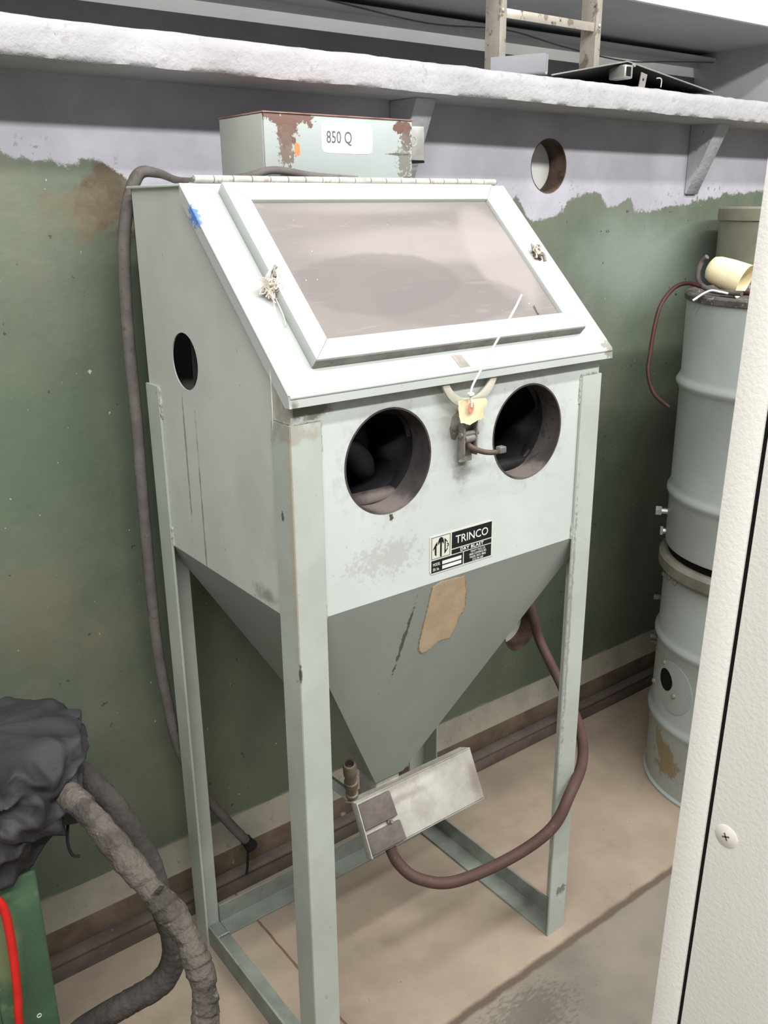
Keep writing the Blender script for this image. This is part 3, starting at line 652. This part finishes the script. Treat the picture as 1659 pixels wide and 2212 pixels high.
lathe(bm, [(.0085, 0), (.0085, .022), (.013, .022), (.013, .030), (.010, .032), (.010, .052), (.014, .054), (.014, .070), (.0115, .072), (.0115, .092), (.0135, .094), (.0135, .124), (.012, .128), (.009, .128), (.009, .110), (0, .110)], axis_mat(base, ax), 14)
o = from_bm('pipe_nipple', bm, brass, vv, 40); o['label'] = 'brass pipe fitting rising from the valve box'
# back-right bracket strut under the hopper
bm = bmesh.new(); prism(bm, [(.30, .33, .44), (.34, .30, .41), (.43, .36, .35), (.40, .39, .37)], (0, .006, .004)); from_bm('hopper_strut', bm, rail_paint, cab)
bm = bmesh.new(); prism(bm, [(.19, .30, .44), (.20, .30, .455), (.285, .245, .36), (.275, .245, .345)], (.0, .03, .006)); from_bm('hopper_strut', bm, rail_paint, cab)

# ------------------------------------------------------------------ hanging paper tag with its plastic tie
tg = thing('paper_tag', 'small torn cream paper tag hung on a white plastic tie from the latch hook', 'tag', (.316, -.03, 1.21))
bm = bmesh.new(); nx, nz = 9, 8; grid = []
top = [(.286, 1.2465), (.343, 1.2445)]; bot = [(.2965, 1.2115), (.3465, 1.2105)]
for j in range(nz+1):
    v = j/nz; row = []
    for i in range(nx+1):
        u = i/nx
        x = (top[0][0]*(1-u)+top[1][0]*u)*(1-v)+(bot[0][0]*(1-u)+bot[1][0]*u)*v
        z = (top[0][1]*(1-u)+top[1][1]*u)*(1-v)+(bot[0][1]*(1-u)+bot[1][1]*u)*v
        if j == nz: z += -.006*math.exp(-((u-.3)/.22)**2)+random.uniform(-.0012, .0012)
        if i == nx: x += .004*math.sin(v*7)+random.uniform(-.001, .001)
        if i == 0: x += random.uniform(-.0008, .0008)
        y = -.0275+.0025*math.sin(u*5+v*2)+.002*v
        row.append((x, y, z))
    grid.append(row)
fr = [[bm.verts.new(p) for p in row] for row in grid]; bk = [[bm.verts.new((p[0], p[1]+.0005, p[2])) for p in row] for row in grid]
for j in range(nz):
    for i in range(nx):
        bm.faces.new((fr[j][i], fr[j+1][i], fr[j+1][i+1], fr[j][i+1])); bm.faces.new((bk[j][i], bk[j][i+1], bk[j+1][i+1], bk[j+1][i]))
for j in range(nz):
    bm.faces.new((fr[j][0], bk[j][0], bk[j+1][0], fr[j+1][0])); bm.faces.new((fr[j][nx], fr[j+1][nx], bk[j+1][nx], bk[j][nx]))
for i in range(nx):
    bm.faces.new((fr[0][i], fr[0][i+1], bk[0][i+1], bk[0][i])); bm.faces.new((fr[nz][i], bk[nz][i], bk[nz][i+1], fr[nz][i+1]))
from_bm('tag_card', bm, cream, tg, 60)
plate('tag_patch', [(.3115+.0058*math.cos(a)*(1+.3*math.sin(a)), 1.2325+.0095*math.sin(a)) for a in [k*math.pi/12 for k in range(24)]], [circle(.312, 1.2325, .0018, 10)], .0004, XZ(-.0302) @ Matrix.Translation((0, 0, 0)), pink, tg)
bm = bmesh.new(); tube(bm, spline([(.312, -.0303, 1.2345), (.3105, -.031, 1.246), (.3095, -.030, 1.256), (.314, -.031, 1.270), (.325, -.034, 1.289), (.346, -.040, 1.325), (.368, -.047, 1.362)], 40), .0019, 8); from_bm('plastic_tie', bm, whitep, tg, 60)
bm = bmesh.new(); tube(bm, [(.3675, -.0468, 1.361), (.3815, -.0505, 1.385), (.390, -.053, 1.402)], lambda u: .0021-.0004*u, 8); from_bm('tie_tail', bm, whitep, tg, 60)
bm = bmesh.new(); box(bm, (.3045, -.035, 1.2515), (.3145, -.026, 1.258), .0022, 3); from_bm('tie_head', bm, whitep, tg, 60)

# ------------------------------------------------------------------ electrical box on top
eb = thing('electrical_box', 'scuffed pale metal electrical box with white 850 Q sticker on cabinet top', 'electrical box', (.31, .37, H))
bx0, bx1, by0, by1, bz0, bz1 = .1581, .4608, .30, .445, H+.0005, 1.6735
bm = bmesh.new(); box(bm, (bx0, by0, bz0), (bx1, by1, bz1), .0012); o = from_bm('box_body', bm, box_paint, eb, 40)
bm = bmesh.new(); box(bm, (bx0-.0015, by0+.003, bz0+.0008), (bx0-.0002, by1, bz1-.001), .0004); from_bm('box_side_plate', bm, box_side, eb, 40)
bm = bmesh.new(); box(bm, (bx0-.002, by0-.002, bz1), (bx1+.002, by1+.002, bz1+.0022), .0006); from_bm('box_lid', bm, rust_edge, eb, 40)
st = plate('sticker', [(.2675+.1045*u, 1.6165+.0485*v) for u, v in [(.5+.5*math.copysign(abs(math.cos(a))**.22, math.cos(a)), .5+.5*math.copysign(abs(math.sin(a))**.28, math.sin(a))) for a in [2*math.pi*k/64 for k in range(64)]]], [], .0004, XZ(by0-.0003), sticker_m, eb)
st['label'] = 'white sticker reading 850 Q'
text('lettering', '850 Q', .0268, XZ(by0-.0007) @ Matrix.Translation((.2765, 1.6405, 0)), grey_ink, st, 'LEFT', .76, .0003, .0001)
bm = bmesh.new(); box(bm, (bx1+.0006, .318, 1.610), (bx1+.045, .352, 1.668), .003, 3); jb = from_bm('junction_box', bm, galv, eb, 50); jb['label'] = 'small bare metal junction box on the side'
bm = bmesh.new(); lathe(bm, [(.0088, 0), (.0088, .0008), (.0074, .0008), (.0074, 0)], axis_mat((.478, .3182, 1.642), (0, -1, 0)), 24); from_bm('knockout', bm, box_side, jb, 40)
bm = bmesh.new(); box(bm, (.5055, .322, 1.622), (.5075, .349, 1.656)); box(bm, (.470, .320, 1.606), (.5065, .350, 1.6102)); from_bm('junction_gap', bm, dark_void, jb)

# ------------------------------------------------------------------ cord at the left, air hose at the right
cr_ = tubeobj('power_cord', [(.33, .288, 1.5745), (.24, .288, 1.5795), (.165, .287, 1.5875), (.115, .290, 1.577), (.08, .34, 1.573), (.07, .43, 1.574), (.057, .49, 1.588), (.033, .514, 1.586), (.010, .517, 1.535), (-.006, .514, 1.46), (-.014, .512, 1.33), (-.014, .512, 1.17), (-.018, .512, .95), (-.018, .512, .72), (-.008, .512, .58), (.006, .512, .47), (.04, .514, .36), (.10, .518, .24), (.155, .522, .145)], lambda u: .0062+.0048*min(1, max(0, (u-.30)/.1)), cord_m, None, 170, 12)
tag(cr_, 'thick grey-brown cord looping over the cabinet corner and down its rear leg', 'cord')
ct = thing('cord_end_tie', 'black tape wrapped end of the cord at the floor rail', 'tape', (.16, .522, .06))
tubeobj('tape_wrap', [(.150, .521, .155), (.157, .522, .142), (.165, .523, .128)], .0135, rubber, ct, 8, 10, lambda u, a, p: .25*noise.noise(p*120))
tubeobj('loose_strand', [(.157, .522, .140), (.152, .520, .105), (.150, .522, .075), (.146, .522, .06)], .003, rubber, ct, 10, 6)
ah = tubeobj('air_hose', [(.80, .36, .74), (.822, .315, .665), (.835, .30, .60), (.855, .29, .53), (.835, .20, .459), (.787, .10, .414), (.707, .02, .402), (.612, -.030, .388), (.560, -.030, .327), (.473, 0, .278), (.368, .05, .2425), (.312, .095, .250), (.290, .130, .275), (.284, .150, .305), (.283, .160, .33)], .0118, hose_red, None, 130, 14)
tag(ah, 'dull red rubber hose looping around the right front leg to the valve', 'hose')

# ------------------------------------------------------------------ drums
dc = (1.475, .082)
dr = thing('dust_collector_drum', 'tall grey ribbed drum stack with clamp band and round black port', 'drum', (dc[0], dc[1], 0))
DM = Matrix.Translation((dc[0], dc[1], 0))
def rib(z, r, a=.009, h=.022): return [(r, z-h), (r+a*.5, z-h*.5), (r+a, z-h*.15), (r+a, z+h*.15), (r+a*.5, z+h*.5), (r, z+h)]
bm = bmesh.new(); lathe(bm, [(0, .004), (.250, .004), (.258, 0), (.259, .006), (.253, .012)]+rib(.205, .253)+rib(.435, .253)+[(.253, .60), (.250, .625), (.246, .655), (0, .655)], DM, 96)
ld = from_bm('lower_drum', bm, drum_m, dr, 35)
bm = bmesh.new(); lathe(bm, [(.250, .622), (.262, .622), (.270, .632), (.270, .658), (.262, .668), (.248, .668)], DM, 96); cb = from_bm('clamp_band', bm, clamp_m, dr, 35)
bm = bmesh.new(); lathe(bm, [(.246, .666), (.248, .674), (.248, .692)], DM, 96); from_bm('gasket', bm, dark_void, dr, 40)
bm = bmesh.new(); lathe(bm, [(.250, .688), (.2565, .690), (.258, .70)]+rib(.835, .258, .008)+rib(1.115, .259, .010)+[(.261, 1.27), (.261, 1.322)], DM, 96); ud = from_bm('upper_drum', bm, drum_m, dr, 35)
bm = bmesh.new(); lathe(bm, [(.261, 1.312), (.267, 1.314), (.268, 1.326), (.264, 1.331), (.252, 1.331), (.250, 1.320), (0, 1.320)], DM, 96); from_bm('drum_top_rim', bm, drum_rim, dr, 35)
def on_drum(deg, z, r=.253): a = math.radians(deg); return Vector((dc[0]+r*math.cos(a), dc[1]+r*math.sin(a), z)), Vector((math.cos(a), math.sin(a), 0))
# port plate and hole (curved discs that follow the drum)
def curved_disc(name, deg, z, rad, r, m, par, thick=.0015):
    bm = bmesh.new(); n = 40; rings = []
    for q in (1., .66, .33):
        ring = []
        for k in range(n):
            a = 2*math.pi*k/n; dd = deg+math.degrees(rad*q*math.cos(a)/r)
            p, nn = on_drum(dd, z+rad*q*math.sin(a), r); ring.append(bm.verts.new(p))
        rings.append(ring)
    edge = []
    for k in range(n):
        a = 2*math.pi*k/n; p, nn = on_drum(deg+math.degrees(rad*math.cos(a)/r), z+rad*math.sin(a), r-thick); edge.append(bm.verts.new(p))
    rr = [edge]+rings
    for a_, b_ in zip(rr, rr[1:]):
        for k in range(n): bm.faces.new((a_[k], a_[(k+1) % n], b_[(k+1) % n], b_[k]))
    bm.faces.new(rings[-1]); return from_bm(name, bm, m, par, 40)
curved_disc('port_plate', 161, .325, .072, .2548, drum_m, dr); curved_disc('port_hole', 154.3, .334, .030, .2558, dark_void, dr)
for deg, z in ((150.6, .377), (136, .285), (163.5, .306), (145, .612), (153.2, .612), (134, .60)):
    p, nn = on_drum(deg, z, .2545); bm = bmesh.new(); lathe(bm, [(.0075, -.003), (.0075, .002), (.0055, .005), (.0025, .0065), (0, .007)], axis_mat(p, nn), 12); from_bm('rivet', bm, clamp_m, dr, 40)
for z, deg, l in ((.765, 127, .030), (.71, 127, .014)):
    p, nn = on_drum(deg, z, .258); bm = bmesh.new(); tube(bm, [p, p+nn*l], .008, 8); tube(bm, [p+nn*l*.5, p+nn*l], .013, 6); from_bm('clamp_lug', bm, galv, dr, 40)
for z in (.52, .40, .385):
    p, nn = on_drum(128, z, .254); bm = bmesh.new(); tube(bm, [p, p+nn*.018], .007, 8); from_bm('side_lug', bm, drum_rim, dr, 40)

cn = thing('dust_canister', 'dull olive-grey tall canister with rolled lid standing behind the grey drum', 'canister', (1.866, .345, 0))
CM = Matrix.Translation((1.866, .345, 0))
bm = bmesh.new(); lathe(bm, [(0, 0), (.195, 0), (.198, .01), (.198, 1.49), (0, 1.49)], CM, 64); from_bm('canister_body', bm, can_m, cn, 35)
bm = bmesh.new(); lathe(bm, [(.198, 1.485), (.203, 1.487), (.203, 1.517), (.199, 1.522), (0, 1.523)], CM, 64); from_bm('canister_lid', bm, can_m, cn, 35)

# on the drum: cup, cable loop, cord, tie
cp = thing('plastic_cup', 'cream plastic cup lying tilted on the grey drum top', 'cup', (1.335, .18, 1.331))
A = Vector((1.322, .232, 1.386)); B = Vector((1.337, .159, 1.360)); cdir = B-A
bm = bmesh.new(); lathe(bm, [(0, -.010), (.018, -.008), (.027, -.003), (.032, .010), (.0365, .040), (.040, .084), (.0385, .084), (.034, .040), (.028, .012), (0, .002)], axis_mat(A, cdir), 40)
from_bm('cup_body', bm, cup_m, cp, 40)
lp = tubeobj('cable_loop', [(1.319, .248, 1.412), (1.321, .262, 1.400), (1.318, .267, 1.378), (1.316, .262, 1.358), (1.300, .235, 1.344), (1.285, .20, 1.3385), (1.275, .16, 1.3375), (1.275, .12, 1.3375)], .0060, cord_m, None, 50, 10)
tag(lp, 'short grey cable loop beside the cream cup on the drum', 'cable')
rc = tubeobj('red_tubing', [(1.30, .095, 1.3375), (1.295, .14, 1.3368), (1.296, .19, 1.3368), (1.300, .245, 1.345), (1.296, .280, 1.3505), (1.276, .302, 1.338), (1.236, .305, 1.302), (1.205, .295, 1.254), (1.186, .287, 1.196), (1.172, .278, 1.149), (1.173, .257, 1.102), (1.196, .228, 1.070)], .0050, redcord, None, 90, 8)
tag(rc, 'thin dark red tubing trailing off the drum top and hanging free', 'tubing')
wt = tubeobj('plastic_tie', [(1.268, .150, 1.3362), (1.257, .164, 1.340), (1.239, .176, 1.343), (1.224, .184, 1.337), (1.210, .191, 1.328), (1.202, .196, 1.322)], .0026, whitep, None, 24, 6)
tag(wt, 'loose white plastic tie poking over the drum rim', 'cable tie')

# ------------------------------------------------------------------ white enclosure in the right foreground
en = thing('electrical_enclosure', 'white textured steel enclosure close in the right foreground', 'enclosure', (.10, -.89, 0))
EX = -.0692
bm = bmesh.new(); box(bm, (EX, -.7212, 0), (EX+.34, -.6975, 1.95), .0010); from_bm('corner_post', bm, encl_m, en, 40)
bm = bmesh.new(); box(bm, (EX, -1.08, 0.002), (EX+.34, -.7250, 1.948), .0010); from_bm('side_panel', bm, encl_m, en, 40)
bm = bmesh.new(); box(bm, (EX+.0022, -.735, .001), (EX+.3, -.712, 1.947)); from_bm('panel_gap', bm, dark_void, en)
sc = Vector((EX, -.7399, 1.0621))
bm = bmesh.new(); lathe(bm, [(.0098, -.0012), (.0098, .0001), (.0092, .0006), (.0, .0010)], axis_mat(sc, (-1, 0, 0)), 32); sw = from_bm('screw', bm, encl_plain, en, 40)
for ang in (0, 90):
    bm = bmesh.new(); M = axis_mat(sc+Vector((-.0008, 0, 0)), (-1, 0, 0)) @ Matrix.Rotation(math.radians(ang+25), 4, 'Z')
    hexa(bm, [tuple(M @ Vector(p)) for p in ((-.0032, -.0006, 0), (.0032, -.0006, 0), (.0032, .0006, 0), (-.0032, .0006, 0), (-.0032, -.0006, .0004), (.0032, -.0006, .0004), (.0032, .0006, .0004), (-.0032, .0006, .0004))]); from_bm('screw_slot', bm, grey_ink, sw)

en.rotation_euler.x = .0172; en.location.y += .0182
# ------------------------------------------------------------------ green machine, leather cover and hoses at lower left
gm = thing('green_pedestal', 'dark green painted machine pedestal at the lower left', 'pedestal', (-.62, .27, 0))
bm = bmesh.new(); box(bm, (-.86, .081, 0), (-.396, .46, .652), .006, 3); from_bm('pedestal_body', bm, green_m, gm, 40)
bm = bmesh.new(); box(bm, (-.86, .075, .0), (-.474, .082, .63), .004, 3); from_bm('pedestal_plate', bm, green_m, gm, 40)
bm = bmesh.new(); lathe(bm, [(.0035, 0), (.0035, .001), (.0024, .001), (.0024, 0)], axis_mat((-.424, .0812, .405), (0, -1, 0)), 16); from_bm('paint_ring', bm, white_ink, gm)
tag(tubeobj('red_cable', [(-.50, .063, .69), (-.470, .061, .665), (-.4525, .060, .642), (-.4475, .060, .612), (-.4475, .060, .551), (-.451, .060, .479), (-.4555, .060, .42), (-.458, .062, .2), (-.46, .065, .02)], .0060, red_m, None, 60, 10), 'bright red cable hanging down the green pedestal', 'cable')

def ridged(p): return 1-2*abs(noise.noise(p))
def shell(name, ax_, z0f, z1, rf, m, par, nth=150, nz=46, seed=0., amp=.02):
    bm = bmesh.new(); rings = []
    for j in range(nz+1):
        v = j/nz; ring = []
        for k in range(nth):
            a = 2*math.pi*k/nth; z0 = z0f(a); zz = z0+(z1-z0)*v
            r = rf(a, v); q = Vector((math.cos(a)*1.5, math.sin(a)*1.5, v*1.6+seed))
            d = amp*(.9*ridged(q*1.2)-.3)+amp*.35*(ridged(q*2.6+Vector((3, 1, seed)))-.3)+amp*.05*ridged(q*7)
            edge = 1-max(0, (v-.86)/.14)
            r = max(.0012, (r+d*edge)*1.0)
            zz += amp*.7*noise.noise(q*2.2+Vector((7, 2, 1)))*edge + (amp*.8*ridged(Vector((math.cos(a)*r*14, math.sin(a)*r*14, seed+4)))*(v**4))
            ring.append(bm.verts.new((ax_[0]+r*math.cos(a), ax_[1]+r*math.sin(a), zz)))
        rings.append(ring)
    for a_, b_ in zip(rings, rings[1:]):
        for k in range(nth): bm.faces.new((a_[k], a_[(k+1) % nth], b_[(k+1) % nth], b_[k]))
    bm.faces.new(rings[-1])
    o = from_bm(name, bm, m, par, 80)
    sm = o.modifiers.new('thickness', 'SOLIDIFY'); sm.thickness = .0025; sm.offset = -1
    return o
lc = thing('leather_cover', 'crumpled charcoal leather cover draped over the pedestal top', 'cover', (-.44, .2, .665))
AX = (-.425, .175); A0 = math.radians(-37)
def sq(v, n): return (max(0., 1-v**n))**(1/n)
shell('cover_skirt', AX, lambda a: .690-.034*math.cos(a-A0+1.5)+.014*max(0, math.cos(a-A0))+.008*math.sin(5*a), .80, lambda a, v: .113*sq(v, 5)*(1+.06*math.cos(2*(a-A0))), leather, lc, seed=2.1, amp=.024)
shell('cover_flap', AX, lambda a: .760+.016*math.sin(2*a+.6)+.024*math.sin(3*a+2.), .828, lambda a, v: .122*sq(v, 6)*(1+.08*math.cos(2*(a-A0)))+.008*math.sin(4*a+.5)*(1-v), leather, lc, seed=5.7, amp=.024)
tubeobj('leather_thong', [(-.335, .110, .700), (-.342, .098, .683), (-.347, .088, .668), (-.344, .083, .650), (-.335, .080, .645)], .0022, rubber, lc, 16, 6)

from math import sin
def wrapped(sd, a=.05, turns=22):        # overlapping spiral wraps of tape plus a little lumpiness
    def f(u, ang, p):
        ph = (u*turns*(1+.15*noise.noise(Vector((u*9, sd, 0))))+ang/(2*math.pi)) % 1.
        return a*(ph-.5)+a*.9*noise.noise(p*45+Vector((sd, 0, 0)))+a*.5*noise.noise(p*140)
    return f
ha = tubeobj('wrapped_hose', [(-.349, .1, .758), (-.336, .025, .762), (-.315, -.034, .721), (-.293, -.085, .675), (-.274, -.115, .637), (-.266, -.139, .596), (-.264, -.157, .556), (-.273, -.171, .508), (-.29, -.175, .42), (-.31, -.175, .28), (-.33, -.17, .12), (-.38, -.15, .035), (-.5, -.12, .03), (-.75, -.1, .03)], lambda u: .0178+.0012*sin(u*50), wrap_m, None, 420, 20, wrapped(1., .10, 30))
tag(ha, 'grey tape-wrapped hose running from leather cover down past the cabinet leg', 'hose')
hb = tubeobj('dark_hose', [(-.324, .151, .766), (-.296, .116, .734), (-.270, .075, .685), (-.253, .036, .624), (-.250, .011, .572), (-.245, -.012, .527), (-.251, -.024, .488), (-.275, -.020, .453), (-.316, 0, .428), (-.359, .022, .402), (-.40, .035, .37), (-.46, .02, .28), (-.52, -.04, .12), (-.6, -.04, .03), (-.8, -.02, .03)], lambda u: .0185, wrap_d, None, 300, 18, wrapped(4., .05, 20))
tag(hb, 'dark hose curling behind the tape-wrapped hose towards the floor', 'hose')

# tape flaps peeling off the wrapped hose
side_ = Vector((.80, -.60, 0)); near_ = Vector((-.57, -.75, .3))
for p, q, w in (((-.293, -.085, .675), side_*.016+Vector((0, 0, .020)), .011), ((-.315, -.034, .721), side_*.010+Vector((0, 0, -.014)), .013), ((-.266, -.139, .596), side_*.004+Vector((0, 0, -.016)), .012), ((-.264, -.157, .556), -side_*.008+Vector((0, 0, -.012)), .010)):
    bm = bmesh.new(); a_ = Vector(p)+near_*.0165; s_ = side_*w; b_ = a_+q+near_*.004
    vs = [bm.verts.new(x) for x in (a_, a_+s_-near_*.003, b_+s_*.7, b_)]; vb_ = [bm.verts.new(v.co-near_*.0008) for v in vs]
    bm.faces.new(vs); bm.faces.new(vb_[::-1])
    for k in range(4): bm.faces.new((vs[k], vb_[k], vb_[(k+1) % 4], vs[(k+1) % 4]))
    from_bm('tape_flap', bm, wrap_m, ha)

# ------------------------------------------------------------------ things on the ledge
ZT = 1.803
la = thing('aluminium_ladder', 'worn aluminium ladder standing on the ledge', 'ladder', (1.29, .77, ZT))
def lrail(x0, flip):
    bm = bmesh.new(); x1 = x0+.022; w = x0 if not flip else x0
    box(bm, (w, .752, ZT), (w+.003, .800, 2.75), .0006); box(bm, (x0, .75, ZT), (x1, .753, 2.75), .0006); box(bm, (x0, .799, ZT), (x1, .802, 2.75), .0006)
    return from_bm('ladder_rail', bm, alu, la, 40)
lrail(1.105, 0); lrail(1.460, 1)
for z in (1.990, 2.29, 2.59):
    bm = bmesh.new(); box(bm, (1.109, .757, z-.003), (1.459, .795, z), .0006); box(bm, (1.109, .754, z-.020), (1.459, .757, z+.0015), .0008); from_bm('ladder_rung', bm, alu, la, 40)
for x in (1.114, 1.474):
    bm = bmesh.new(); lathe(bm, [(.005, 0), (.005, .002), (.002, .004), (0, .004)], axis_mat((x, .7498, 1.985), (0, -1, 0)), 12); from_bm('ladder_rivet', bm, alu, la, 40)

# grey plastic channel offcut: U section swept along its length
a0 = Vector((.915, .580, ZT+.0005)); a1 = Vector((.972, .468, ZT+.0005)); ud_ = (a1-a0).normalized(); wd_ = Vector((0, 0, 1)).cross(ud_).normalized()
prof = []
for q in [(0, .041), (0, .006), (.002, .002), (.006, 0), (.016, 0), (.020, .002), (.022, .006), (.022, .041)]: prof.append(q)
inner = [(.0195, .041), (.0195, .0065), (.016, .0028), (.006, .0028), (.0025, .0065), (.0025, .041)]
bm = bmesh.new(); prism(bm, [tuple(a0+wd_*u+Vector((0, 0, v))) for u, v in prof+inner], a1-a0); bm.normal_update()
tag(from_bm('plastic_channel', bm, grey_pl, None, 40), 'short grey plastic channel offcut lying on the ledge beside the ladder', 'channel')

# bent black sheet with a square tube and a tab
ms = thing('bent_sheet_metal', 'bent black sheet metal panel resting on the ledge', 'sheet metal', (1.32, .65, ZT))
A_, B_, C_, D_ = Vector((1.016, .490, ZT+.001)), Vector((1.262, .478, ZT+.046)), Vector((1.635, .490, ZT+.003)), Vector((1.40, .735, ZT+.002))
E_ = Vector((1.08, .720, ZT+.001)); F_ = Vector((1.72, .720, ZT+.001))
bm = bmesh.new(); up_ = Vector((0, 0, .0022))
for tri in ((A_, B_, D_, E_), (B_, C_, F_, D_)):
    prism(bm, [tuple(v) for v in tri], up_)
from_bm('sheet_panel', bm, sheet_m, ms)
for p, q in ((A_, B_), (B_, C_)):
    bm = bmesh.new(); tube(bm, [p+up_+Vector((0, -.001, 0)), q+up_+Vector((0, -.001, 0))], .0016, 6); o = from_bm('sheet_lit_edge', bm, galv, ms, 40)  # pale strips stand for light caught along the sheet's upper edges
tb = Vector((1.242, .466, ZT+.010))
bm = bmesh.new(); box(bm, tuple(tb), tuple(tb+Vector((.030, .05, .030))), .004, 3); o = from_bm('square_tube', bm, galv, ms, 40)
bm = bmesh.new(); box(bm, tuple(tb+Vector((.003, -.0006, .004))), tuple(tb+Vector((.022, .004, .026))), .002); from_bm('tube_opening', bm, sheet_m, o)
bm = bmesh.new(); lathe(bm, [(0, 0), (.004, 0), (.004, .006), (0, .006)], axis_mat(tb+Vector((.034, .006, .030)), (0, -1, 0)), 8); from_bm('sheet_bolt', bm, galv, ms)
tp = plate('mounting_tab', [(1.315, ZT-.004), (1.338, ZT-.004), (1.345, ZT+.026), (1.322, ZT+.030)], [circle(1.331, ZT+.014, .0035, 12)], .002, XZ(.482), galv, ms)
tubeobj('bent_clip', [(1.378, .478, ZT+.020), (1.392, .478, ZT+.021), (1.398, .478, ZT+.016), (1.397, .478, ZT+.001)], .0012, whitep, ms, 12, 6)
